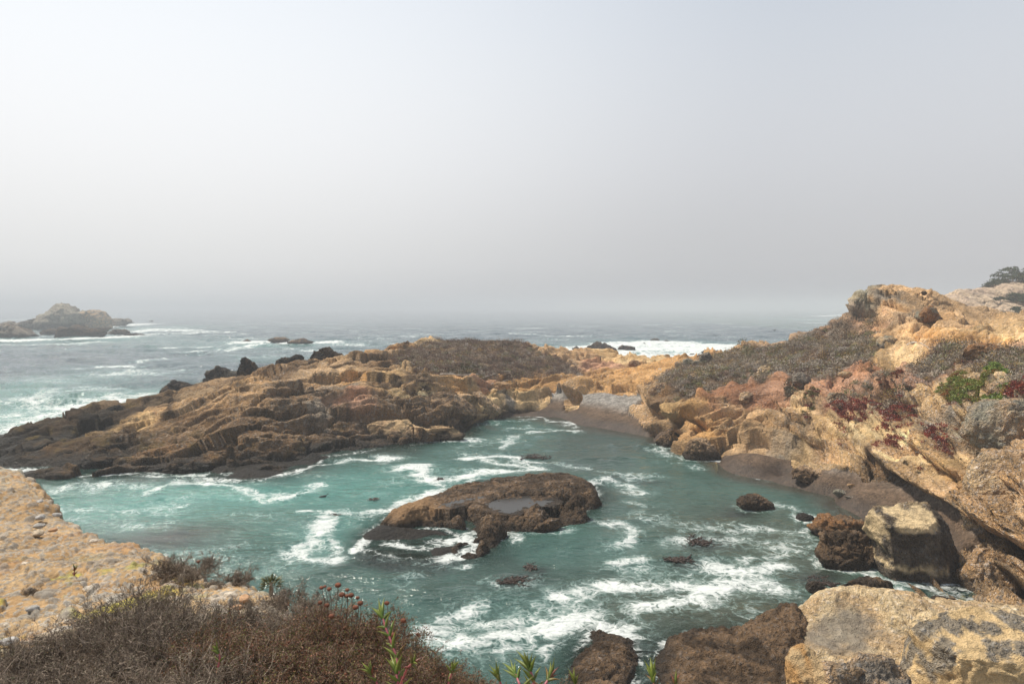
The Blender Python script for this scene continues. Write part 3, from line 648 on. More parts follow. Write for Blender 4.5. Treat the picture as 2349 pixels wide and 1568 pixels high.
# the big fallen slabs at the bottom right
def slab_top(P, n, col, pb, wt):
    q = fbm(P / 1.1 + 3, 4); c = PY(1930, 1440, 28.2)
    m = sstep(1.2, .5, np.hypot((P[:, 0] - c[0]) / 1.7, (P[:, 1] - c[1]) / 1.6) + q * .9)      # grey mudstone lens
    col = mix(col, np.array([.25, .225, .19]) * (1 + .5 * fbm(P * np.array([1, .3, 2]) / .3, 3))[:, None], (m * .8)[:, None]); pb = pb * (1 - m * .8)
    return col, pb, wt
isle("wide sloping tan conglomerate slab with a grey streak at the lower right shore",
 [(1800,31.3),(1850,33),(1950,33.6),(2100,33.2),(2200,32.8),(2349,32),(2500,31),(2550,24),(2400,18),(2100,18),(1850,20),(1790,24),(1795,28)],
 [(1850,1385,30.2),(1885,1348,31.2),(1935,1341,31.4),(2000,1352,31.2),(2100,1366,30.8),(2200,1382,30.4),(2349,1400,30),(1900,1430,28.8),(2000,1440,28.4),(2100,1470,27.4),(2250,1480,27),(1860,1500,26.8),(1900,1540,25.6),(2050,1560,25),(2200,1568,24.6),(2000,1640,22.5),(2200,1680,21),(2400,1500,26)],
 'ltan', 'cream', name='rock_slab', cat='rock slab', res=.08, relief=.42, size=3.2, peb=.55, tidez=.25, toptop=slab_top)
isle("dark brown weed covered rock ledge left of the big tan slab",
 [(1520,26),(1526,28),(1536,29.8),(1600,30.8),(1680,31),(1760,31.2),(1830,31.8),(1900,30),(1900,24),(1850,20),(1700,19),(1560,20),(1515,23)],
 [(1552,1478,28.2),(1600,1456,28.9),(1660,1446,29.1),(1720,1440,29.3),(1760,1420,29.6),(1795,1393,30),(1835,1395,30),(1600,1510,27),(1700,1500,27.4),(1790,1470,28),(1560,1550,25.8),(1650,1568,25),(1750,1560,25.4),(1600,1640,22.5),(1750,1650,22.5),(1830,1560,25.4)],
 'brown', 'dbrown', name='rock_ledge', cat='rock ledge', res=.08, relief=.8, size=2.6, peb=.6, tidez=.35)
isle("small angular brown rock in the surf below the plants at bottom centre",
 [(1318,26.3),(1312,27.6),(1335,29.2),(1362,30.8),(1400,30.7),(1450,30.2),(1468,28.8),(1455,27),(1440,25),(1400,23.5),(1340,24.3)],
 [(1372,1453,30.2),(1352,1480,28.9),(1400,1470,29.4),(1445,1490,28.6),(1350,1510,27.6),(1400,1510,27.8),(1440,1525,27.2),(1345,1550,26.2),(1390,1560,26),(1420,1580,25.2)],
 'brown', 'dbrown', name='surf_rock', cat='rock', res=.055, relief=.7, size=1.7, peb=.8, tidez=.12)

def block_paint(u, v, P, n, col, pb):
    a = fbm(P / .9, 4); b = fbm(P / .25, 3); u = u + a * .28; v = v + fbm(P / .8 + 40, 3) * .16 - .04
    m = sstep(-.62, -.5, u) * sstep(.42, .3, u) * sstep(.42, .5, v) * sstep(.86, .76, v)
    m = np.maximum(m, sstep(-.70, -.82, u) * sstep(-.25, -.1, v)); ln = v + .30 - .16 * (u + .1) ** 2
    m = np.maximum(m, np.exp(-(ln / .05) ** 2) * sstep(.55, .35, u) * .9)
    body = mix(np.array([.085, .064, .046]), np.array([.15, .118, .086]), sstep(-.2, .25, a)[:, None]) * (1 + .4 * b)[:, None]
    top = sstep(.78, .9, v); body = mix(body, K['ltan'], (top * .8)[:, None])
    c_ = mix(body, K['cream'] * (1 + .1 * b)[:, None], m[:, None]); c_ = mix(c_, K['dark'] * 1.3, (sstep(-.6, -.85, v) * .7)[:, None])
    return np.clip(c_, .01, 1), pb * (1 - m)
def cream_paint(u, v, P, n, col, pb):
    a = fbm(P / 1.0 + 7, 4); b = fbm(P / .2, 3); m = sstep(.02, .12, a + .1 * n[:, 2])
    return mix(K['cream'] * np.array([1.08, 1.02, .92]) * (1 + .10 * b)[:, None], np.array([.30, .25, .185]) * (1 + .5 * b)[:, None], m[:, None]), pb * m
def peach_paint(u, v, P, n, col, pb):
    a = fbm(P * np.array([2, 1, 1]) / 1.0 + 7, 3); b = fbm(P / .2, 3)
    return mix(np.array([.62, .44, .24]), np.array([.56, .32, .13]), sstep(-.2, .25, a)[:, None]) * (1 + .12 * b)[:, None], pb * .1
rock("cream sandstone block with grey pebbly crust in the bottom right corner", [(2112,1475),(2135,1440),(2165,1425),(2195,1402),(2235,1398),(2262,1412),(2290,1402),(2349,1425),(2420,1440),(2460,1600),(2300,1700),(2120,1660),(2108,1560),(2125,1500)], 24.6, 2.6, 'cream', 'grey', 6, custom=cream_paint, blocky=.3, relief=.45, peb=.8, tide_on=False, foot=False, seed=4, sink=.2, sq=.6, planes=(((-.1, -.35, 1), .66), ((-.25, -1, .25), .62), ((-1, -.6, .2), .8)))
rock("orange and cream sandstone rock below the wide tan slab", [(1812,1520),(1825,1492),(1850,1487),(1880,1505),(1900,1545),(1925,1600),(1900,1680),(1830,1680),(1815,1580)], 23.4, 1.1, 'ltan', 'orange', 6, custom=peach_paint, blocky=.2, relief=.5, tide_on=False, foot=False, sink=.2, seed=9, peb=.2)
rock("rounded pebbly grey boulder beside the orange and cream rock", [(1880,1530),(1905,1505),(1950,1510),(1985,1530),(1990,1580),(1960,1660),(1890,1660)], 23.2, 1.1, 'grey', 'tan', 5, blocky=.25, peb=1, tide_on=False, foot=False, sink=.2)
rock("pebbly tan boulder at the bottom edge between orange rock and cream block", [(1965,1545),(1990,1515),(2035,1508),(2080,1530),(2095,1580),(2060,1680),(1970,1660)], 23.0, 1.2, 'tan', 'grey', 5, blocky=.25, peb=1, tide_on=False, foot=False, sink=.2)
# tall block and its neighbours at the right-hand shore
rock("huge squared grey boulder with cream patch on its shelf, standing in the right shallows", [(1988,1185),(2002,1152),(2030,1150),(2062,1168),(2110,1160),(2150,1158),(2178,1190),(2185,1240),(2195,1300),(2192,1348),(2160,1366),(2100,1350),(2040,1335),(2022,1290),(2014,1245),(1992,1215)], 38.2, 2.3, 'dbrown', 'grey', 6, custom=block_paint, blocky=.3, sink=.3, peb=1, seed=2, sq=.55, relief=.5, tidez=.7, planes=(((-.1, -1, .12), .62), ((0, -.4, 1), .72), ((-1, -.5, 0), .8)))
rock("brown hollowed boulder against the left side of the huge grey boulder", [(1882,1262),(1892,1228),(1920,1217),(1955,1218),(1985,1232),(2010,1262),(2012,1300),(1975,1312),(1930,1305),(1892,1292)], 39.4, 1.5, 'brown', 'dbrown', 6, blocky=.8, seed=7, peb=.5)
rock("dark reddish brown weedy rock at the end of the dark sand beach", [(1850,1202),(1880,1190),(1920,1184),(1965,1192),(1985,1212),(1975,1228),(1920,1228),(1870,1218)], 44.6, 1.6, 'brown', 'rust', 5, blocky=.7, peb=.5, tidez=.3)
rock("lone oval brown rock in the shallows off the dark sand beach", [(1692,1150),(1705,1138),(1730,1133),(1760,1143),(1775,1160),(1760,1173),(1720,1170),(1698,1162)], 50.6, 1.2, 'brown', 'dbrown', 5, blocky=.2, peb=1, tidez=.12)
rock("long low dark rock in the gap behind the wide tan slab", [(1925,1335),(1965,1325),(2020,1328),(2055,1345),(2062,1372),(1990,1378),(1930,1355)], 35.2, .9, 'dbrown', 'brown', 5, blocky=.4, peb=.7)
rock("small round dark brown rock in the water above the tan slab's left end", [(1850,1352),(1855,1335),(1872,1328),(1890,1340),(1893,1358),(1872,1368)], 35.6, .5, 'brown', 'dbrown', 4, blocky=.3)
rock("low greenish rock half awash left of the weedy reddish rock", [(1828,1187),(1845,1178),(1865,1183),(1872,1195),(1850,1202),(1832,1198)], 48, .9, 'dbrown', 'dark', 4, blocky=.3)
rock("brown rock in the dark gap below the inclined slab on the right", [(2130,1385),(2160,1375),(2210,1385),(2230,1410),(2190,1425),(2140,1410)], 33.4, .9, 'brown', 'dbrown', 5, blocky=.4)
rock("great inclined tan slab leaning out of the cliff at the right edge", [(2192,1300),(2215,1240),(2240,1238),(2290,1275),(2349,1318),(2460,1380),(2480,1520),(2349,1450),(2290,1418),(2235,1392),(2198,1345)], 36.6, 2.2, 'tan', 'orange', 6, name='rock_slab', cat='rock slab', blocky=.3, peb=1, seed=12, relief=.55, tidez=.5, sq=.65)
rock("bulging pebbly cliff block on the right edge above the inclined slab", [(2218,1150),(2232,1075),(2270,1045),(2349,1035),(2470,1040),(2500,1300),(2380,1320),(2300,1275),(2235,1215)], 41.5, 2.6, 'tan', 'ltan', 6, name='cliff_block', cat='rock block', blocky=.35, peb=1, seed=15, relief=.7, tide_on=False, sq=.6)
rock("rounded lichen grey boulder on the right edge below the dark red plants", [(2222,975),(2240,940),(2290,918),(2349,915),(2440,920),(2470,1000),(2400,1045),(2300,1040),(2250,1020),(2225,1000)], 45.5, 2.4, 'tan', 'lichen', 6, blocky=.3, peb=1, seed=16, relief=.6, lich=.6, tide_on=False, sq=.65)
rock("upright pinkish grey slab standing out of the bushes on the right slope", [(2072,848),(2085,842),(2108,858),(2132,895),(2152,930),(2150,962),(2120,958),(2098,915),(2078,880)], 58.5, 1.2, 'pink', 'grey', 5, name='rock_slab', cat='rock slab', blocky=.25, peb=1, relief=.5, tide_on=False)
rock("flat sandstone rock lying on the dark sand beach under the cliff", [(1812,1082),(1822,1070),(1850,1078),(1885,1078),(1905,1090),(1912,1102),(1880,1110),(1840,1104),(1818,1096)], 58.8, 1.1, 'tan', 'brown', 5, ground=True, blocky=.6, peb=.5, tidez=.2, foot=False)
rock("dark wedge rock at the water's edge right of the gravel beach", [(1505,1012),(1518,996),(1542,993),(1552,1008),(1540,1026),(1515,1026)], 74, .9, 'dbrown', 'brown', 5, blocky=.7)
rock("orange topped boulder at the foot of the cliff beside the dark wedge rock", [(1552,1020),(1562,1000),(1590,985),(1608,1000),(1600,1025),(1575,1032)], 71.5, 1.4, 'orange', 'tan', 5, blocky=.5, peb=.2, pale=('orange', .1))
rock("brown rounded boulder standing in the water under the cliff", [(1565,1040),(1585,1010),(1612,1002),(1640,1025),(1648,1050),(1632,1062),(1595,1060)], 67.5, 1.5, 'tan', 'brown', 5, blocky=.5, peb=.6, tidez=.7)
for a in (([(1905,1128),(1925,1122),(1955,1128),(1960,1137),(1930,1140)], 53.6, 'lichen', 'grey', "flat pale grey stone on the dark beach sand"), ([(1940,1112),(1952,1108),(1968,1114),(1960,1122)], 55.6, 'orange', 'tan', "round orange stone between beach rock and cliff foot"), ([(1935,1136),(1965,1140),(1972,1147),(1950,1146)], 52.5, 'grey', 'lichen', "thin pale sliver of stone beside the flat grey stone"),
          ([(1990,1140),(2000,1138),(2003,1145),(1992,1146)], 52.6, 'orange', 'tan', "small orange stone farthest down the dark beach"), ([(1918,1110),(1930,1107),(1936,1113),(1924,1116)], 56, 'grey', 'tan', "small grey stone close to the flat beach rock")):
    rock(a[4], a[0], a[1], .35, a[2], a[3], 3, name='beach_stone', cat='stone', group='loose stones on the dark sand beach', ground=True, blocky=.3, tide_on=False, foot=False, sink=.5)
# rocks that belong to the peninsula's edge
rock("long cream humped rock bench with green weed below the peninsula", [(808,990),(830,972),(875,966),(930,967),(985,982),(1030,972),(1062,968),(1076,985),(1066,1002),(1010,1010),(940,1018),(870,1024),(820,1022)], 77.5, 1.8, 'tan', 'ltan', 6, name='rock_bench', cat='rock', blocky=.5, peb=.1, seed=21, relief=.5, tidez=.9)
rock("great rounded pebbly bulge overhanging the inner cove on the peninsula", [(862,968),(895,925),(955,905),(1020,900),(1070,905),(1095,935),(1094,962),(1060,978),(1020,985),(950,972),(890,972)], 87, 3.0, 'brown', 'tan', 6, name='rock_bulge', cat='rock', blocky=.2, peb=1, seed=22, relief=.45, foot=False, sink=.1)
rock("wedge shaped tan rock between the pebbly bulge and the sea cave", [(1078,900),(1100,898),(1130,925),(1148,940),(1128,960),(1105,958),(1092,935)], 92.5, 2.0, 'tan', 'ltan', 5, blocky=.3, peb=.9, foot=False, sink=.1, tide_on=False)
rock("dark orange capped rock perched on the near ridge left of the brush", [(872,812),(895,795),(935,783),(955,795),(950,815),(905,818)], 113, 2.0, 'brown', 'orange', 5, blocky=.6, peb=.3, tide_on=False, foot=False)
rock("tall pointed black rock spire on the peninsula's far side", [(545,862),(550,835),(562,821),(578,832),(592,848),(606,862),(580,870)], 101, 1.6, 'dark', 'dbrown', 5, name='rock_spire', cat='rock', blocky=.8, tide_on=False, foot=False, lich=.3)
rock("dark jagged rock mass on the ridge left of the brown hill", [(712,828),(722,805),(745,798),(775,809),(795,823),(760,836)], 104.5, 1.8, 'dark', 'dbrown', 5, blocky=.8, tide_on=False, foot=False)
rock("low dark jagged rock between the black spire and the ridge rock mass", [(598,860),(620,839),(655,822),(690,811),(700,821),(660,845),(620,868)], 103, 1.6, 'dark', 'dbrown', 5, blocky=.8, tide_on=False, foot=False)
rock("rust and grey sea rock beyond the peninsula, left of the black spire", [(448,886),(475,860),(505,848),(540,853),(560,863),(540,883),(500,893),(465,893)], 122, 3.0, 'dark', 'dbrown', 5, name='sea_rock', cat='rock', blocky=.6, lich=.4)
rock("small rust brown sea rock farthest left of the rust and grey one", [(364,907),(385,886),(402,876),(425,883),(455,887),(440,903),(400,912)], 115, 2.2, 'dbrown', 'dark', 5, name='sea_rock', cat='rock', blocky=.6)
rock("black wave washed rock off the peninsula's tip", [(72,985),(100,968),(150,962),(200,950),(225,958),(205,975),(160,988),(100,993)], 84.5, 2.2, 'dark', 'dark', 5, name='sea_rock', cat='rock', blocky=.6)
rock("black knob of rock in the foam above the wave washed rock", [(215,955),(240,940),(272,932),(286,940),(255,953),(230,962)], 89.5, 1.6, 'dark', 'dark', 5, name='sea_rock', cat='rock', blocky=.6)
rock("low black ledge in the surf at the near foot of the peninsula", [(330,1080),(370,1070),(440,1062),(500,1075),(440,1092),(370,1092)], 62.3, 1.2, 'dark', 'dbrown', 5, name='surf_ledge', cat='rock', blocky=.5)
rock("low dark outlier between white water and the peninsula's near tip", [(95,1082),(140,1068),(220,1058),(300,1048),(310,1058),(220,1080),(140,1092)], 64.5, 1.5, 'dark', 'dbrown', 5, name='surf_ledge', cat='rock', blocky=.5)
rock("narrow brown spur reaching out below the mid cove rock", [(1198,1226),(1215,1210),(1250,1192),(1285,1187),(1296,1203),(1260,1212),(1222,1230)], 45.6, .9, 'brown', 'dbrown', 5, name='surf_rock', cat='rock', blocky=.4, peb=.9, tidez=.1)
# offshore
FR = dict(mat=M_FAR, name='sea_stack', cat='sea stack', lvl=5, peb=.5)
rock("tallest pale sea stack standing in the fog on the far left", [(85,748),(95,728),(108,716),(120,705),(138,697),(155,700),(172,710),(195,718),(205,735),(200,752),(140,758)], 478, 18, 'grey', 'lichen', blocky=.35, relief=1.2, tidez=4, seed=31, **FR)
rock("lower rounded stack joined to the right of the tallest one", [(190,752),(185,728),(195,714),(218,710),(235,715),(247,732),(245,750)], 482, 14, 'grey', 'tan', relief=.6, blocky=.35, tidez=4, seed=32, **FR)
rock("low shelf rock at the right foot of the joined stacks", [(235,740),(260,729),(290,731),(306,740),(280,745)], 560, 14, 'grey', 'dbrown', blocky=.5, tidez=2, **FR)
rock("low shelf rock at the left foot of the tallest stack", [(50,748),(58,735),(80,730),(108,732),(115,750),(80,758)], 480, 14, 'grey', 'dbrown', blocky=.5, tidez=2, **FR)
rock("low grey islet at the left margin behind the nearer reef", [(-30,752),(0,742),(25,738),(45,745),(30,756)], 445, 10, 'grey', 'dbrown', blocky=.5, tidez=2, **FR)
FR.update(name='reef_rock', cat='rock', lvl=4)
rock("guano whitened reef rock at the far left margin", [(-60,760),(-10,748),(25,750),(60,757),(95,770),(50,777),(-40,778)], 352, 10, 'grey', 'dbrown', blocky=.7, tidez=1.4, **FR)
for i, (a, yd, lb) in enumerate((([(132,772),(140,758),(170,750),(205,752),(245,762),(235,774),(180,776)], 352, "widest dark reef rock below the tallest sea stack"), ([(240,766),(262,754),(285,758),(300,764),(270,769)], 385, "peaked dark reef rock right of the widest one"), ([(286,768),(305,765),(335,768),(310,772)], 375, "flat dark reef sliver at the right end of the reef"), ([(205,758),(225,750),(250,752),(240,762)], 410, "small reef rock in the gap behind the widest one"), ([(268,772),(280,769),(292,773),(280,775)], 360, "tiny dark reef rock left of the flat sliver"),
        ([(85,765),(110,756),(138,755),(150,765),(120,770)], 385, "dim reef rock between the whitened and the widest rocks"), ([(335,738),(350,735),(356,739),(345,741)], 760, "faint far rock alone in the fog right of the stacks"), ([(140,781),(165,779),(180,782),(155,784)], 318, "dark rock barely awash in front of the reef"))):
    rock(lb, a, yd, 5 if i else 8, 'dbrown', 'dark', group='dark reef rocks below the sea stacks', blocky=.7, tidez=.8, **FR)
FR.update(name='sea_rock', mat=M_ROCK)
rock("humped brown rock with surf pouring off, left one offshore of the peninsula", [(615,779),(630,774),(648,773),(665,779),(655,785),(625,784)], 297, 4, 'brown', 'dark', blocky=.3, tidez=.6, **FR)
rock("smooth humped brown rock with surf pouring off, right one of the pair", [(655,786),(672,778),(700,777),(722,784),(700,790),(670,789)], 284, 4, 'brown', 'dark', blocky=.3, tidez=.6, **FR)
rock("small dark rock tip in the foam left of the humped pair", [(555,782),(567,778),(578,783),(565,785)], 300, 2.5, 'brown', 'dark', blocky=.3, **FR)
for a, yd, lb in (([(1333,806),(1350,795),(1375,790),(1400,793),(1420,802),(1400,808)], 236, "largest dark jagged rock in the surf behind the peninsula"), ([(1312,800),(1322,794),(1332,800),(1322,803)], 245, "small black rock left of the largest one in the surf"), ([(1415,800),(1428,791),(1445,793),(1462,801),(1440,804)], 240, "spiky dark rock right of the largest one in the surf"),
        ([(1490,780),(1503,776),(1515,779),(1503,783)], 320, "dark rock on the far rim of the white surf"), ([(1520,783),(1530,780),(1540,783),(1530,786)], 305, "tiny dark rock right of the one on the surf's far rim"), ([(1605,808),(1625,801),(1655,803),(1662,811),(1630,814)], 225, "flat dark rock where the white surf meets the right slope"), ([(1580,815),(1592,811),(1602,814),(1590,818)], 214, "small dark rock in the white surf near the pillar boulder"), ([(1465,788),(1478,786),(1485,790)], 285, "small dark rock in the middle of the white surf")):
    rock(lb, a, yd, 3, 'dark', 'dbrown', group='dark rocks in the surf behind the saddle', blocky=.8, tidez=.5, **FR)
FR.update(mat=M_FAR)
rock("hazy low islet beyond the right headland's shoulder", [(1903,745),(1918,733),(1940,728),(1965,726),(1990,735),(1980,752),(1930,750)], 520, 14, 'grey', 'dark', blocky=.6, tidez=2.5, **FR)
# boulders resting on the slopes
def slope_rock(label, U, V_, r_u, r_v, c1, c2, name='boulder', lvl=4, blocky=.25, back=.55, **k):
    hp = hits([(U, V_ + r_v * .7)])[0]; yd = hp[1] + 0
    g = random.Random(int(U * 7 + V_)); n = 11
    o_ = [(U + r_u * math.cos(a) * g.uniform(.88, 1.08), V_ - r_v * math.sin(a) * g.uniform(.88, 1.08)) for a in np.linspace(0, 2 * pi, n, endpoint=False)]
    return rock(label, o_, yd, r_u / FD * yd * back * 1.6, c1, c2, lvl, name=name, blocky=blocky, tide_on=False, foot=False, **k)
slope_rock("round pale boulder sitting alone in the right-hand scrub", 1757, 851, 18, 13, 'ltan', 'grey', lvl=5, peb=.9)
slope_rock("small tan stone at the foot of the round pale boulder", 1741, 861, 8, 5, 'tan', 'ltan', lvl=3)
slope_rock("upright grey pillar boulder at the near end of the right scrub", 1620, 822, 14, 17, 'lichen', 'grey', lvl=5, blocky=.6)
slope_rock("squat lichened boulder leaning on the pillar boulder's left", 1598, 832, 11, 9, 'lichen', 'tan', lvl=4)
slope_rock("tan boulder in front of the white surf left of the pillar boulder", 1578, 830, 13, 9, 'tan', 'lichen', lvl=4)
slope_rock("oval tan boulder low in the scrub below the pillar boulder", 1588, 868, 12, 13, 'tan', 'grey', lvl=4)
slope_rock("round brown boulder stuck in the red earth gully", 1712, 911, 16, 14, 'tan', 'brown', lvl=5, peb=.9)
slope_rock("dark brown boulder on the shelf under the red gully", 1794, 990, 15, 9, 'dbrown', 'brown', lvl=4)
slope_rock("long pebbly rock above the hanging red ice plant", 1921, 916, 27, 17, 'tan', 'lichen', lvl=5, peb=1)
slope_rock("broad pale boulder at the top of the right scrub", 2035, 783, 24, 13, 'ltan', 'lichen', lvl=5, peb=.6)
slope_rock("pale pebbly boulder left of the green plant clump on the right", 2236, 878, 34, 24, 'ltan', 'pink', lvl=5, peb=1)
slope_rock("pale pebbly boulder right of the green plant clump, at the right edge", 2300, 893, 36, 20, 'ltan', 'tan', lvl=5, peb=1)
slope_rock("small yellow pitted outcrop in the scrub above the red gullies", 1938, 858, 16, 7, 'ltan', 'orange', lvl=4)
slope_rock("pebbly grey outcrop at the head of the first red gully", 1840, 870, 20, 18, 'grey', 'pink', lvl=5, peb=1)
slope_rock("orange lichened overhanging block below the right summit", 2132, 722, 24, 19, 'rust', 'lichen', lvl=5, blocky=.9, back=.8)
slope_rock("smooth rusty dome of rock above the right-hand brush", 2265, 808, 62, 20, 'orange', 'rust', lvl=5, back=.4, peb=.6)
slope_rock("lichened knob on the left shoulder of the right summit", 1976, 690, 15, 16, 'lichen', 'grey', lvl=5, blocky=.5)
slope_rock("small dark boulder perched on the very top of the right summit", 2120, 672, 9, 5, 'lichen', 'dbrown', lvl=4)
slope_rock("orange pocked boulder in the bare saddle of the peninsula", 1455, 835, 14, 9, 'rust', 'tan', lvl=4, blocky=.7)
slope_rock("tan capped boulder on the peninsula's pink shelf", 1395, 858, 13, 8, 'tan', 'brown', lvl=4, blocky=.7)
slope_rock("orange boulder on the shelf above the inner sea cave", 1150, 886, 22, 12, 'orange', 'tan', lvl=5, peb=.7)
slope_rock("pale cream boulder on the peninsula's near slope", 905, 862, 22, 7, 'cream', 'ltan', lvl=4)
slope_rock("small upright brown boulder on the peninsula's dark left slope", 752, 992, 12, 10, 'brown', 'grey', lvl=4)

isle("smooth dark shelf washed over by foam at the lower left of the mid cove rock", [(818,42.6),(822,44.6),(860,46.4),(910,46.2),(960,45.8),(1010,45.6),(1040,44.6),(1062,43.2),(1045,41.4),(1000,40.4),(930,40.4),(870,40.8),(830,41.4)],
 [(850,1240,.06),(860,1270,.08),(900,1275,.1),(900,1240,.05),(950,1255,.06),(970,1280,.08),(1020,1270,.08),(1030,1245,.03),(1000,1230,.03)], 'dark', 'dark', name='washed_shelf', cat='rock', res=.1, relief=.16, size=2.4, zin=True, peb=.1, tidez=1.5)
isle("smooth black shelf awash at the foot of the peninsula, right of the low ledge", [(480,60.5),(470,62.6),(520,64.5),(600,65),(680,66.5),(740,68.5),(720,64.5),(660,61.6),(600,59.6),(540,59.2)],
 [(520,1085,.03),(560,1098,.08),(600,1095,.05),(650,1078,.03),(690,1068,.0)], 'dark', 'dark', name='washed_shelf', cat='rock', res=.12, relief=.2, size=2.4, zin=True, peb=.1, tidez=1.5)
# ------------------------------------------------------------------ the sea
def uvw(*p): return PZ([a[0] for a in p], [a[1] for a in p], 0.0)
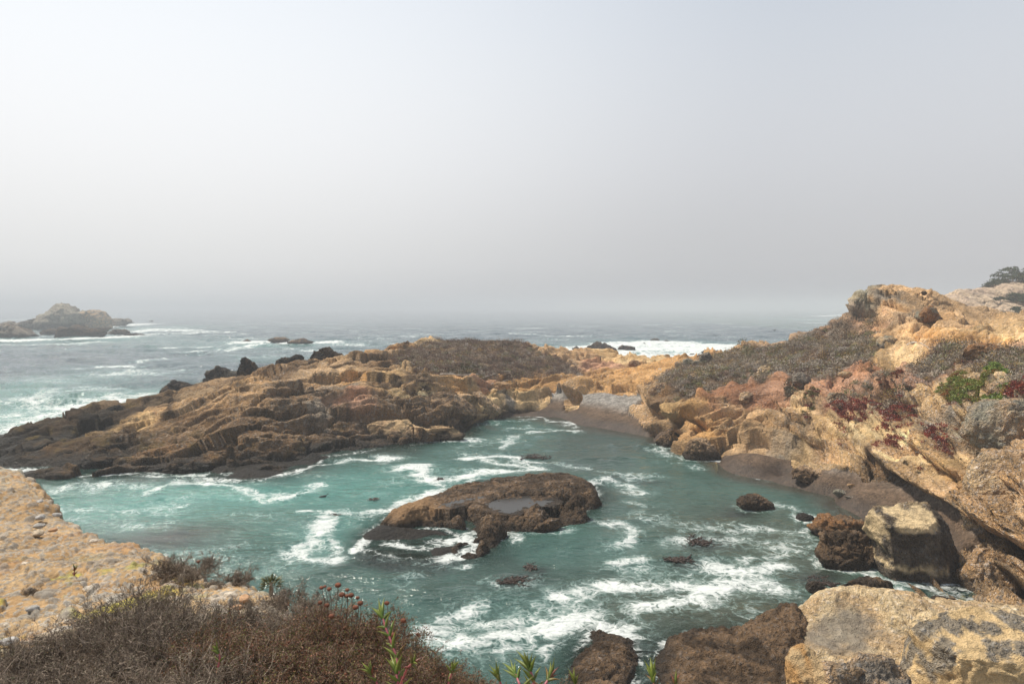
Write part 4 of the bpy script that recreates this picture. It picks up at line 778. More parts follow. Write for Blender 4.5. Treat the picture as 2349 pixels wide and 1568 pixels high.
# foam drifts seen on the water: points, half width (m), strength
FOAM = [([(950,1462),(1000,1482),(1080,1478),(1160,1468),(1280,1448),(1400,1412),(1440,1432),(1500,1452)], .8, 1.0),
 ([(985,1450),(1000,1415),(1030,1392),(1080,1380)], .8, .8), ([(1000,1480),(1120,1490),(1250,1470)], .8, .8), ([(1440,1440),(1480,1430),(1530,1425)], .6, .6),
 ([(1310,1372),(1370,1362),(1400,1345),(1460,1335),(1540,1336),(1600,1345),(1650,1345)], .8, 1.0), ([(1330,1385),(1400,1400),(1430,1420)], 1.2, .65),
 ([(1530,1400),(1580,1385),(1625,1350),(1650,1340),(1720,1345),(1780,1355)], .9, .95), ([(1620,1295),(1650,1310),(1700,1325),(1740,1340)], 1.0, 1.0), ([(1640,1310),(1700,1335),(1790,1368)], .6, .9),
 ([(1690,1315),(1750,1310),(1815,1300)], .6, .8), ([(640,1288),(680,1262),(700,1225),(740,1190),(790,1182),(850,1178)], .8, .9), ([(650,1285),(720,1280),(770,1278)], .7, .9), ([(700,1225),(745,1240),(760,1265)],.5,.7),
 ([(700,1182),(760,1186),(840,1178),(900,1165),(950,1142),(1000,1130),(1060,1112),(1090,1105)], .7, .9), ([(930,1072),(970,1078),(1010,1095),(1060,1092),(1120,1090),(1180,1086),(1220,1080)], .9, 1.0), ([(1010,1095),(1030,1110)], .8, .7),
 ([(1050,1052),(1090,1046),(1130,1040),(1180,1045),(1220,1055)], .9, 1.0), ([(1110,1055),(1160,1068),(1210,1075),(1190,1058)], .9, .85), ([(1170,1022),(1172,1005),(1200,993),(1270,985),(1330,982)], .7, .8),
 ([(1080,1045),(1040,1052)], .6, .6), ([(320,1130),(350,1118),(390,1108),(440,1110),(490,1120),(560,1133),(620,1138),(680,1125),(740,1108)], .7, .85), ([(120,1130),(200,1110),(300,1120)], 1.2, .65), ([(150,1160),(260,1165),(380,1160)], 1.6, .62), ([(200,1190),(300,1200),(360,1195)], 1.2, .55),
 ([(60,1072),(120,1075)], 1.8, .95), ([(210,1092),(280,1086),(350,1094),(430,1090),(500,1105),(570,1110),(620,1098),(680,1078),(740,1062),(800,1050),(860,1045),(905,1046)], .6, .8), ([(330,1075),(360,1095)], .9, .8), ([(430,1085),(460,1105)], 1.4, .7), ([(525,1085),(600,1100)], 1.0, .65), ([(850,1048),(900,1045)], .8, 1.0),
 ([(1330,1120),(1390,1105),(1430,1115),(1480,1130)], .7, .8), ([(1380,1090),(1440,1100),(1500,1088)], .7, .6), ([(1470,1150),(1500,1160)], .6, .6), ([(1395,1200),(1440,1205)], .6, .8), ([(1410,1240),(1440,1228),(1460,1215)], .6, .9), ([(1405,1275),(1450,1268)], .6, .7), ([(1200,1048),(1280,1060),(1340,1070)],.8,.6),
 ([(1500,1190),(1600,1205),(1700,1215),(1800,1225),(1880,1230)], 1.0, .62), ([(1560,1235),(1700,1240),(1800,1260),(1880,1270)], 1.3, .6), ([(1800,1170),(1830,1185)], .6, .7), ([(1700,1290),(1780,1280),(1850,1275)], .6, .7),
 ([(1505,1035),(1540,1050),(1570,1045)], .8, .7), ([(1560,1062),(1600,1075)], .6, .6), ([(1655,1062),(1675,1075),(1700,1086),(1740,1094),(1790,1092),(1812,1090)], .32, .95), ([(1815,1098),(1860,1112),(1900,1130)], .16, .7),([(1700,1092),(1780,1105)],.7,.6),
 ([(1180,958),(1220,957),(1260,960),(1290,966),(1320,975)], .5, .8), ([(1160,985),(1220,975),(1290,985),(1340,985)], .6, .65), ([(1100,975),(1160,968),(1230,962)], .5, .6),
 ([(815,1253),(835,1232),(865,1213)], .55, 1.0), ([(900,1225),(960,1228),(1010,1218),(1060,1205)], .5, .85), ([(1010,1215),(1050,1212),(1085,1228),(1070,1245),(1020,1255)], .8, 1.0), ([(1045,1283),(1070,1280)], .4, .9), ([(860,1250),(920,1262),(990,1262)], 1.0, .55), ([(940,1300),(900,1340)], .6, .5),
 ([(1180,1195),(1160,1215),(1175,1235)], .4, .75), ([(1310,1185),(1345,1178)], .4, .8), ([(1290,1500),(1310,1480),(1335,1475)], .5, .9), ([(1490,1500),(1470,1530),(1485,1568)], .7, .7), ([(1880,1370),(1960,1390)], .4, .6), ([(1100,1330),(1180,1350),(1230,1330)], .8, .45), ([(1250,1390),(1330,1400),(1380,1395)], 1.4, .62), ([(1050,1420),(1150,1430),(1250,1425)], 1.3, .6),
 ([(1440,1290),(1540,1310),(1560,1330)], 1.5, .55), ([(1700,1385),(1720,1410)],.8,.55), ([(900,1110),(960,1100)], 1.5, .5), ([(300,1290),(500,1290)],2.0,.45), ([(560,1180),(620,1185)],1.2,.5),
 # open sea
 ([(0,1000),(80,965),(160,945),(230,930),(300,920),(400,912),(500,898)], 2.5, .92), ([(0,960),(100,940),(220,915),(330,905)], 4, .72), ([(30,975),(120,930),(60,915)], 4, .68), ([(100,955),(200,925),(300,912),(370,905)], 2, .9), ([(0,920),(120,900),(250,895)], 4, .55),
 ([(505,875),(545,870)], 1.5, .9), ([(560,822),(640,815)], 3, .5), ([(560,787),(600,783),(650,786),(700,788),(760,785)], 5, 1.0), ([(380,798),(450,797),(520,795),(600,792)], 3, .8), ([(470,805),(560,800)], 5, .65), ([(540,785),(620,782)], 4, .8), ([(760,785),(830,795)],5,.6),
 ([(-60,783),(20,782),(100,779),(180,777),(260,775),(300,770)], 8, 1.0), ([(230,765),(320,760),(380,755),(420,758)], 12, .8), ([(180,752),(260,748),(340,742)], 12, .85), ([(0,792),(120,790),(220,786)], 7, .65), ([(300,768),(400,765),(480,760)], 10, .6),
 ([(1320,800),(1400,795),(1460,790),(1500,785),(1560,786),(1640,793),(1700,797),(1730,800)], 8, 1.0), ([(1440,812),(1520,815),(1600,815),(1640,808)], 9, .95), ([(1400,803),(1480,800),(1560,800),(1640,802)], 16, 1.0), ([(1450,790),(1560,791),(1660,797)], 14, 1.0), ([(1330,812),(1420,818),(1540,820),(1640,815)], 12, .95), ([(1480,783),(1540,784)], 5, 1.0), ([(1280,800),(1330,797)], 4, .8), ([(1450,825),(1540,828),(1600,822)], 5, .9),
 ([(1880,725),(1940,722),(1990,724)], 14, .9), ([(1850,740),(1900,741),(1950,743)], 8, .7), ([(1820,732),(1890,735)], 8, .5), ([(640,742),(700,740)], 8, .5), ([(440,764),(520,762)], 5, .8), ([(820,775),(900,777)], 5, .5), ([(640,765),(700,764)],5,.45),
 ([(180,845),(260,840),(300,838)], 3, .75), ([(330,850),(420,848)], 2.5, .6), ([(20,865),(150,858),(250,850)], 2, .5), ([(420,765),(460,762)], 4, .6), ([(330,830),(380,822)],3,.6), ([(1180,765),(1260,770),(1340,772)], 4, .6), ([(1050,795),(1150,790),(1230,795)], 3, .6), ([(900,790),(960,792)], 3, .5), ([(660,800),(760,805)],4,.6),([(730,812),(800,815)],3,.7), ([(0,735),(60,732)],12,.6)]
nw, nr = 1150, 1000
tw = np.linspace((-330 - CU) / FD, (2680 - CU) / FD, nw)
vv = np.concatenate([np.linspace(1720, 1000, 520), np.linspace(999, 780, 290), np.linspace(779.4, 712, 175)])
yr = 23490 / (vv - 706); yr = np.concatenate([[5, 12, 18], yr, [5000, 7000, 10000, 15000]])
nr = len(yr)
WX = (yr[:, None] * tw[None]).ravel(); WY = np.repeat(yr, nw); NW = len(WX)
near = WY < 185
zb = np.full(NW, -4.0); zb[near] = hbase(WX[near], WY[near])
warpx = fbm(flat(WX, WY, .35), 3) * 1.3; warpy = fbm(flat(WX + 50, WY, .35), 3) * 1.3
ws_ = np.clip(WY / 70, .6, 6); warp2 = fbm(flat(WX, WY, .09, 3), 2); warp3 = fbm(flat(WX + 77, WY, .09, 3), 2)
FX, FY = WX + warpx * ws_ * 1.0 + warp2 * 2.2, WY + warpy * ws_ * 1.5 + warp3 * 4.0; fbrk = np.clip(.9 + .55 * fbm(flat(WX, WY, .42, 9), 3), .45, 1.25)
foam = np.zeros(NW, np.float32)
for pts, hw, st in FOAM:
    q = uvw(*pts); lo = q[:, :2].min(0) - hw * 5; hi = q[:, :2].max(0) + hw * 5
    m = (FX > lo[0]) & (FX < hi[0]) & (FY > lo[1]) & (FY < hi[1])
    d = seg_dist(FX[m], FY[m], q)
    f_ = (st * .68) * np.exp(-(d / (hw * 1.6)) ** 2) * fbrk[m] * np.where(WY[m] > 100, 1.2, 1.0)
    f_ = np.maximum(f_, st * .34 * np.exp(-(d / (hw * 3.0)) ** 2))
    foam[m] = np.maximum(foam[m], f_)
# scattered foam: cove lace, whitecaps out at sea
nz = fbm(flat(WX, WY, .11, 4), 3)
cove = WY < 100
foam = np.maximum(foam, np.where(cove, .04 + .45 * nz, 0))
capn = fbm(np.stack([WX * .028, WY * .05, np.full(NW, 2.)], -1), 4, .6)
foam = np.maximum(foam, np.where(cove, 0, .17 + .55 * capn))
# foam that clings to the rocks
shore = np.exp(-np.abs(zb) / .5) * sstep(-2.5, -.1, zb)
beachy = np.maximum(sdist(WX, WY, beachA), sdist(WX, WY, beachB)) > -2.0
foam = np.maximum(foam, np.where(beachy, .12, .46) * shore * (.8 + nz))
depth = -zb
for (cx, cy, rx, ry) in ROCKS_FOOT:
    m = (np.abs(WX - cx) < rx + 4) & (np.abs(WY - cy) < ry + 5)
    q = np.sqrt(((WX[m] - cx) / rx) ** 2 + ((WY[m] - cy) / ry) ** 2)
    foam[m] = np.maximum(foam[m], .50 * np.exp(-((q - 1.05) * min(rx, ry) / .6) ** 2) * (.75 + 1.2 * nz[m]))
for (ev, poly) in ISLES:
    lo = poly[:, :2].min(0) - 4; hi = poly[:, :2].max(0) + 4
    m = (WX > lo[0]) & (WX < hi[0]) & (WY > lo[1]) & (WY < hi[1]); sd_ = sdist(WX[m], WY[m], poly)
    foam[m] = np.maximum(foam[m], .48 * np.exp(-((sd_ + .1) / .5) ** 2) * (.75 + 1.2 * nz[m]))
    depth[m] = np.minimum(depth[m], np.where(sd_ > -3, np.clip(-sd_ * .7, 0, 3), 9))
# colour of the water body
teal = np.array([.046, .102, .086]); dteal = np.array([.031, .060, .049]); turq = np.array([.075, .22, .19]); sea = np.array([.034, .064, .078]); murk = np.array([.052, .062, .042]); kelpc = np.array([.013, .014, .013])
nb = fbm(flat(WX, WY, .06, 8), 4)
wc = mix(teal, dteal, sstep(-.1, .25, nb)[:, None])
def blob(u, v, ru, rv, colr, k=1.0):
    global wc
    c = PZ(u, v, 0.0); rx = ru / FD * c[1]; ry = abs(PZ(u, v - rv, 0.)[1] - PZ(u, v + rv, 0.)[1]) / 2
    q = ((FX - c[0]) / rx) ** 2 + ((FY - c[1]) / ry) ** 2; a = np.exp(-q * 1.1) * k
    wc = mix(wc, colr, np.clip(a, 0, 1)[:, None])
blob(520, 1130, 420, 45, turq, .9); blob(250, 1170, 200, 50, turq, .6); blob(720, 1220, 160, 60, turq, .6); blob(1000, 1120, 250, 40, turq, .4); blob(850, 1090, 150, 30, turq, .45)
blob(1650, 1400, 300, 110, murk, 1.0); blob(1750, 1230, 280, 90, murk, .85); blob(1900, 1300, 120, 60, murk, .7); blob(1500, 1080, 300, 60, murk, .25); blob(1250, 1480, 300, 60, dteal * 1.1, .6)
for a in ((380,1235,110,30,.75),(700,1215,90,14,.3),(880,1265,75,26,.9),(1000,1262,90,20,.85),(1610,1248,50,18,.85),(1560,1285,50,14,.9),(1690,1185,35,12,.8),(1660,1345,80,14,.4),(1880,1330,70,20,.85),(1190,1330,45,14,.7),(1230,1310,22,26,.75),(1640,1240,50,20,.4),(1170,1340,60,10,.6),(1480,1555,60,40,.8),(1540,1480,60,20,.7),(350,1100,130,14,.6),(560,1098,110,12,.85),(700,1075,60,10,.6),(1850,1210,40,8,.7),(1400,1105,25,5,.5),(1470,1105,50,8,.5),(1390,1145,40,6,.4),(1140,1040,40,5,.35),(1120,1110,40,6,.5),(2050,1400,120,25,.8),(900,1290,130,20,.6)):
    blob(*a[:4], kelpc, a[4])
wc = mix(wc, sea * (1 + .35 * nb)[:, None], sstep(95, 125, WY - WX * .0)[:, None] * (WX < 200)[:, None])
outb = (WX < -15) & (WY > 60) & (zb < 0)
for a in ((100,950,260,50,turq,.9),(0,900,200,40,turq,.6),(420,900,180,22,turq,.7),(600,790,260,12,turq,.55),(150,780,300,10,turq,.6),(1550,800,230,22,turq,.8),(300,755,160,10,turq,.5),(1900,735,80,8,turq,.4),(250,850,200,20,turq,.15),(1180,795,120,8,turq,.3),(640,822,150,8,turq,.35)):
    blob(*a)
wc = wc * (1 + .10 * fbm(flat(WX, WY, .9, 1), 2))[:, None]
# shallows over the dark sand
wc = mix(wc, np.array([.075, .062, .048]), (sstep(1.6, .2, depth) * beachy * .9)[:, None])
depth = np.maximum(depth, 0)
opac = np.clip(1 - np.exp(-depth * 1.7), .06, 1); opac[~near] = 1
# waves
hz = np.zeros(NW, np.float32)
r_ = np.random.default_rng(5); step = np.maximum(np.gradient(yr), 0)[:, None].repeat(nw, 1).ravel()
for k in range(26):
    lam = 1.3 * 1.22 ** k if k < 16 else 6 * 1.18 ** (k - 15); th = r_.normal(-1.35, .55); ph = r_.random() * 6.28
    kx, ky = math.cos(th) * 2 * pi / lam, math.sin(th) * 2 * pi / lam
    ph2 = ph + WX * kx + WY * ky + 1.2 * warpx
    a_ = .0065 * lam * np.clip(lam / (step * 3.5) - .5, 0, 1) * np.where(lam > 9, sstep(80, 120, WY), 1)
    hz += a_ * (np.sin(ph2) + .25 * np.sin(2 * ph2 + 1))
hz *= sstep(0, 1.2, depth) * .8 + .1
hz += np.clip(foam - .6, 0, 1) * np.where(WY > 100, .5, .05) * sstep(0, 1, depth)
Fw = grid_faces(nr, nw)
keep = ~((zb[Fw].min(1) > .45))
Fw = Fw[keep]; WV = np.stack([WX, WY, hz], -1)
WV, Fw, foam_, opac_, wc_, lod_ = compress(WV, Fw, foam, opac, wc, sstep(85, 220, WY))
add("sea_water", mesh_np("sea_water", WV, Fw, M_WATER, dict(foam=foam_, opac=opac_, lod=lod_), wc_), kind='structure')
# ------------------------------------------------------------------ plants on the slopes
def hit_obj(UV, y0=28): return hits(UV, y0)
def leaf_cloud(cen, rad, n, size, seed, upb=.3, flatten=.6):
    """n small leaf blades filling domes: cen (k,3), rad (k,)"""
    g = np.random.default_rng(seed); k = len(cen); i = g.integers(0, k, n)
    d = g.normal(size=(n, 3)); d /= np.linalg.norm(d, axis=1)[:, None]; d[:, 2] = np.abs(d[:, 2])
    r = g.random(n) ** .4
    c = cen[i] + d * (rad[i] * r)[:, None] * np.array([1, 1, flatten])
    rn = g.normal(size=(n, 3)); a = np.cross(d, rn); a /= np.linalg.norm(a, axis=1)[:, None]; a = a + d * .55 + np.array([0, 0, upb * .5]) + g.normal(size=(n, 3)) * .35; a /= np.linalg.norm(a, axis=1)[:, None]
    b = np.cross(d + g.normal(size=(n, 3)) * .3, a); b /= np.linalg.norm(b, axis=1)[:, None]
    s = size * g.uniform(.6, 1.4, n)[:, None]
    V = np.stack([c - b * s * .3, c + b * s * .3, c + a * s], 1).reshape(-1, 3)
    F = np.arange(3 * n).reshape(-1, 3)
    return V, F, i
def on_ground(poly, n, seed, mask=None):
    g = np.random.default_rng(seed)
    m = TERR_M(poly); idx = np.flatnonzero(m)
    if mask is not None: idx = idx[mask[idx] > g.random(len(idx))]
    ww = TERR_V[idx, 1] ** 1.0; ww = ww / ww.sum()
    return g.choice(idx, n, p=ww)
def TERR_M(poly): return inside(TERR_V[:, 0], TERR_V[:, 1], poly) & (TERR_V[:, 2] > 1)
# the low brush that covers the tops: uncountable ground cover
gsc = np.random.default_rng(3); scm = TERR_SCRUB.copy()
bare = sstep(.02, .22, fbm(TERR_V / 2.6 + 11, 4)); scm = np.clip(scm * 1.15 - bare * .9, 0, 1)
idx = np.flatnonzero((TERR_V[:, 2] > 2.2) & (scm > .12)); wgt = scm[idx] ** 1.3 * TERR_V[idx, 1] ** 1.0; wgt /= wgt.sum()
nt2 = 6000
ci = gsc.choice(idx, nt2, p=wgt); cc_ = TERR_V[ci] + gsc.normal(size=(nt2, 3)) * [.15, .15, 0]
big_ = fbm(cc_ / 3.5 + 2, 3)
rr = np.clip(gsc.lognormal(-.55, .42, nt2) * (1 + big_), .22, 1.4)
Vs, Fs, ii = leaf_cloud(cc_ - [0, 0, .05], rr, nt2 * 75, .15, 5, .5, .85)
pal = 1.75 * np.array([[.150, .122, .092], [.100, .078, .056], [.19, .16, .125], [.145, .095, .036], [.100, .098, .045], [.20, .175, .150], [.085, .055, .04]])
q_ = fbm(cc_ / 5 + 50, 3) * 1.9 + gsc.normal(size=nt2) * .4
ki = np.clip(((q_ + .75) / 1.5 * len(pal)).astype(int), 0, len(pal) - 1)
cb = pal[ki] * gsc.uniform(.55, 1.4, (nt2, 1)); cb = np.where((cc_[:, 0:1] < 20) & (gsc.random((nt2, 1)) < .5), pal[6] * 1.1, cb)
cv = np.repeat(cb[ii], 3, 0) * gsc.uniform(.8, 1.2, (len(Fs), 1)).repeat(3, 0)
me = mesh_np("low_brush", Vs, Fs, M_LEAF, None, cv, smooth=False); add("low_brush", me, kind='stuff', label='low grey brown coastal brush covering the slopes')
# ice plant mats and hanging tresses
def mat_plant(label, UV, cols, n, leaf=.13, lump=.22, seed=1, tress=0, name='ice_plant', cat='ice plant', lift=.1, cover=1.0):
    poly = poly_on(UV); g = np.random.default_rng(seed)
    x0, y0 = poly[:, :2].min(0); m = TERR_M(poly); idx = np.flatnonzero(m)
    if len(idx) < 5: print('EMPTY', label); return
    fld = fbm(TERR_V[idx] / 1.3 + seed, 3); w_ = sstep(-.25, .1, fld + (cover - .9)) + .02; w_ = w_ * TERR_V[idx, 1]; w_ /= w_.sum()
    c = TERR_V[g.choice(idx, max(n // 24, 8), p=w_)] + [0, 0, lift * .3]
    if tress:
        L_ = []
        for _ in range(tress):
            p = c[g.integers(len(c))].copy(); dirn = np.array([g.normal() * .35, -1.0, 0])
            for s_ in range(g.integers(6, 22)):
                p = p + np.array([dirn[0], dirn[1], 0]) * .12; dirn[0] += g.normal() * .2; hz_ = hfin(p[0], p[1]); p[2] = hz_ + .08; L_.append(p.copy())
        c = np.concatenate([c, L_])
    V, F, ii = leaf_cloud(c, np.full(len(c), lump), n, leaf, seed, .8, .6)
    cols = np.array(cols); f2 = fbm(c / .8 + seed * 3, 3); k = np.clip(((f2 + .5 + g.normal(size=len(c)) * .15) * len(cols)).astype(int), 0, len(cols) - 1)
    cv = np.repeat(cols[k][ii] * g.uniform(.7, 1.3, (len(F), 1)), 3, 0)
    add_world(name, V, F, M_SUCC, None, None, cv, smooth=False, label=label, category=cat)
# final ground height lookup (nearest displaced vertex)
_cell = {}
for _k in np.flatnonzero(TERR_V[:, 2] > .5)[::2]:
    _cell.setdefault((int(TERR_V[_k, 0] * 3), int(TERR_V[_k, 1] * 3)), _k)
def hfin(x, y):
    for dx, dy in ((0, 0), (1, 0), (0, 1), (-1, 0), (0, -1), (1, 1)):
        k = _cell.get((int(x * 3) + dx, int(y * 3) + dy))
        if k is not None: return TERR_V[k, 2]
    return float(hbase([x], [y])[0])
RED = [[.21, .035, .022], [.27, .055, .028], [.14, .03, .025], [.23, .08, .04]]
GRN = [[.15, .24, .03], [.22, .28, .04], [.12, .18, .03], [.28, .16, .03]]
mat_plant("dark red ice plant hanging in tresses down the pale cliff, larger left one", [(1893,960),(1912,936),(1945,928),(1975,948),(1995,935),(2008,955),(1985,985),(1960,975),(1940,1000),(1918,1012),(1925,975),(1908,968)], RED, 9000, tress=60, seed=3)
mat_plant("dark red ice plant tresses on the cliff, right of the larger hanging one", [(2008,985),(2025,955),(2050,938),(2072,945),(2068,970),(2045,990),(2030,1010),(2012,1000)], RED, 6000, tress=30, seed=4)
mat_plant("small red ice plant strands just below the two hanging ones", [(2030,1025),(2050,1012),(2066,1022),(2050,1045),(2030,1055)], RED, 1500, tress=12, seed=5)
mat_plant("faded red and grey ice plant on the pebbly cliff face", [(2115,1020),(2140,1003),(2168,1015),(2172,1040),(2150,1062),(2125,1050)], RED + [[.16, .14, .12]], 2800, tress=14, seed=6)
mat_plant("bright green ice plant mat with an orange rim under the pale boulders", [(2146,932),(2155,908),(2185,896),(2230,905),(2270,905),(2258,925),(2235,945),(2200,948),(2165,940)], [[.26, .10, .03], [.22, .15, .03], [.14, .17, .025], [.17, .21, .03], [.19, .20, .03]], 26000, seed=7, leaf=.1, cover=1.6, lift=.9)
mat_plant("dark red ice plant mat on top of the lichened boulder at the right edge", [(2305,930),(2315,912),(2349,905),(2430,905),(2430,940),(2349,942)], RED, 6000, seed=8, lift=1.0)
mat_plant("green clump between the two pale pebbly boulders", [(2258,882),(2272,868),(2295,858),(2312,866),(2300,880),(2275,890)], GRN, 5000, seed=9, lift=1.6)
mat_plant("orange brown ice plant patch beside the upright pinkish slab", [(2010,905),(2030,885),(2062,880),(2070,900),(2040,915)], [[.2, .05, .02], [.14, .06, .03], [.1, .08, .04]], 3500, seed=10)
mat_plant("long low ochre and green mat running above the right boulder", [(2225,960),(2270,930),(2320,905),(2330,915),(2280,945),(2235,970)], GRN + [[.2, .1, .02]], 4000, seed=11)
mat_plant("small red ice plant patch above the pale pebbly boulders", [(2190,845),(2210,838),(2232,842),(2225,852),(2200,855)], RED, 900, seed=12)
mat_plant("yellow green plant cushion beside the second red gully", [(1838,955),(1850,925),(1870,912),(1885,918),(1868,945),(1850,962)], [[.12, .10, .03], [.2, .05, .03], [.09, .10, .03]], 2500, seed=13)
mat_plant("ochre bush patch high in the right scrub", [(1925,818),(1950,802),(1985,798),(2010,806),(1985,822),(1945,828)], [[.16, .11, .03], [.13, .10, .035], [.18, .13, .04]], 4500, seed=14, name='ochre_shrub', cat='shrub', lump=.35)
mat_plant("green moss mat crowning the peninsula hill", [(1040,783),(1080,780),(1140,782),(1180,790),(1150,800),(1080,795)], [[.085, .075, .025], [.11, .10, .03], [.07, .06, .03]], 6000, seed=15, name='moss_mat', cat='moss', leaf=.2)
mat_plant("green and gold plants along the peninsula's middle path", [(1020,845),(1060,838),(1100,842),(1120,852),(1080,858),(1030,856)], [[.13, .09, .03], [.09, .09, .03], [.15, .11, .04]], 4000, seed=16, name='moss_mat', cat='moss', leaf=.2)
mat_plant("brown bush growing in the gully of the red earth", [(1800,878),(1822,870),(1832,900),(1815,918),(1802,905)], [[.1, .08, .05], [.13, .1, .06]], 2500, seed=17, name='low_shrub', cat='shrub', lump=.3)
mat_plant("dark crevice shrubs hanging on the peninsula's cream face", [(940,905),(955,885),(985,882),(1000,895),(980,912),(955,925)], [[.08, .05, .03], [.11, .07, .04]], 3500, seed=18, name='low_shrub', cat='shrub', lump=.3)
# driftwood and bleached branches
def tube(path, r0, r1, k=7, wob=.15, seed=0):
    g = np.random.default_rng(seed); path = np.asarray(path, float); n = len(path); T_ = np.gradient(path, axis=0); T_ /= np.linalg.norm(T_, axis=1)[:, None] + 1e-9
    up = np.array([.3, .2, 1.0]); A = np.cross(T_, up); A /= np.linalg.norm(A, axis=1)[:, None] + 1e-9; B = np.cross(A, T_)
    r = np.linspace(r0, r1, n) * (1 + wob * g.normal(size=n)); a = np.linspace(0, 2 * pi, k, endpoint=False)
    V = path[:, None] + (A[:, None] * np.cos(a)[None, :, None] + B[:, None] * np.sin(a)[None, :, None]) * r[:, None, None]
    F = [(i * k + j, i * k + (j + 1) % k, (i + 1) * k + (j + 1) % k, (i + 1) * k + j) for i in range(n - 1) for j in range(k)]
    V = np.concatenate([V.reshape(-1, 3), path[:1], path[-1:]]); c0, c1 = n * k, n * k + 1
    F += [(c0, (j + 1) % k, j, j) for j in range(k)] + [(c1, (n - 1) * k + j, (n - 1) * k + (j + 1) % k, (n - 1) * k + j) for j in range(k)]
    return V, F
def joinm(parts):
    Vs_, Fs_, o = [], [], 0
    for v, f in parts: Vs_.append(v); Fs_.append(np.array([(a if len(a) == 4 else (*a, a[-1])) for a in f]) + o); o += len(v)
    return np.concatenate(Vs_), np.concatenate(Fs_)
def fixq(F):        # quads with a doubled corner become triangles
    F = np.asarray(F); return np.concatenate([F[:, [0, 1, 2]], F[F[:, 2] != F[:, 3]][:, [0, 2, 3]]])
def driftwood(label, UV, r, seed, branch=True):
    g = np.random.default_rng(seed); P = hits(UV); t = np.linspace(0, len(P) - 1, 26); i = np.minimum(t.astype(int), len(P) - 2); f = (t - i)[:, None]
    Q = P[i] * (1 - f) + P[i + 1] * f; Q += np.cumsum(g.normal(size=Q.shape) * .05, 0); Q[:, 2] = [hfin(a, b) + .18 for a, b in Q[:, :2]]; Q[:, 2] = np.convolve(np.pad(Q[:, 2], 2, 'edge'), np.ones(5) / 5, 'valid')
    parts = [tube(Q, r, r * .35, seed=seed)]
    if branch:
        for k in (7, 13, 18):
            e = g.normal(size=3) * [.6, .3, .2] + [0, 0, .25]; br = np.array([Q[k] + e * s + [0, 0, .1 * s * s] for s in np.linspace(0, 1.6, 7)]); parts.append(tube(br, r * .5, r * .12, 5, seed=seed + k))
    V, F = joinm(parts); add_world("driftwood", V, fixq(F), M_WOOD, label=label, category="driftwood")
driftwood("longest bleached branch lying in the brush on the peninsula", [(1010,866),(1050,862),(1090,858),(1130,854),(1180,855)], .11, 1)
driftwood("shorter bleached branch below the right end of the longest one", [(1100,872),(1130,865),(1165,864)], .09, 2)
driftwood("low bleached branch third down among the peninsula brush", [(1110,884),(1135,878),(1170,875)], .08, 3, False)
driftwood("thin pale stick at the left side of the peninsula brush", [(940,843),(955,848),(968,846)], .07, 4, False)
driftwood("grey branch at the foot of the right scrub by the gravel", [(1500,852),(1520,856),(1540,866)], .1, 5)
driftwood("tangled grey branch above the first red gully", [(1858,852),(1885,843),(1920,842),(1948,846)], .1, 6)
driftwood("weathered grey log lying below the right summit", [(2080,792),(2110,789),(2150,788)], .13, 7, False)
# cypresses on the far hill
hillP = [(u, v, y) for u, v, y in ((2150,740,190),(2165,700,200),(2185,690,205),(2205,672,212),(2225,662,218),(2250,660,220),(2275,656,225),(2310,654,228),(2349,656,230),(2420,650,232),(2550,640,235),(2200,745,180),(2260,700,205),(2300,735,190),(2349,740,188),(2350,700,205),(2450,740,180),(2230,720,195),(2600,740,180),(2600,680,220),(2120,745,185))]
HP = PY(*np.array(hillP, float).T); ex = np.array([((u - CU) / FD * y, y, z) for u, y, z in ((2080,200,2),(2000,210,-3),(2100,260,0),(2250,280,8),(2400,290,10),(2600,290,10),(2100,165,8),(2250,160,9),(2400,155,10),(2600,150,10),(2040,180,0))])
hill_ev = rbf_fit(np.concatenate([HP, ex]), 3, .05)
hx, hy = np.meshgrid(np.linspace(100, 250, 520), np.linspace(150, 275, 430))
Ph = np.stack([hx.ravel(), hy.ravel(), hill_ev(hx, hy).astype(float)], -1); Nh = grid_normals(Ph, 430, 520); q = Ph.astype(np.float32)
w_h = np.stack([fbm(q / 14 + k * 4, 3) for k in range(3)], -1); sb = (q * np.array([.5, -.2, .8])).sum(-1) + w_h[:, 0] * 4
f1h, f2h, ch = worley(q / 7 + w_h)
Ph = Ph + Nh * (ledges(sb, 2.6) * 1.5 + (_J[ch, 0] - .5) * 1.2 - 1.0 * np.exp(-((f2h - f1h) / .06)) + fbm(q / 4, 5, .6, True) * .8 - .75)[:, None]
ch_ = mix(np.array([.50, .38, .26]), np.array([.40, .30, .22]), sstep(-.2, .3, fbm(q / 6, 4))[:, None]) * (1 + .3 * fbm(q / 1.5, 3))[:, None]
ch_ = mix(ch_, np.array([.22, .17, .13]), (.6 * sstep(.15, .4, fbm(q / 3 + 60, 4)))[:, None])
Fh = grid_faces(430, 520); Fh = Fh[Ph[Fh][:, :, 2].max(1) > -1]; Ph2, Fh, ch_ = compress(Ph, Fh, ch_)
add("hill", mesh_np("hill", Ph2, Fh, M_FAR, dict(wet=np.zeros(len(Ph2)), peb=np.full(len(Ph2), .3)), ch_), kind='structure')
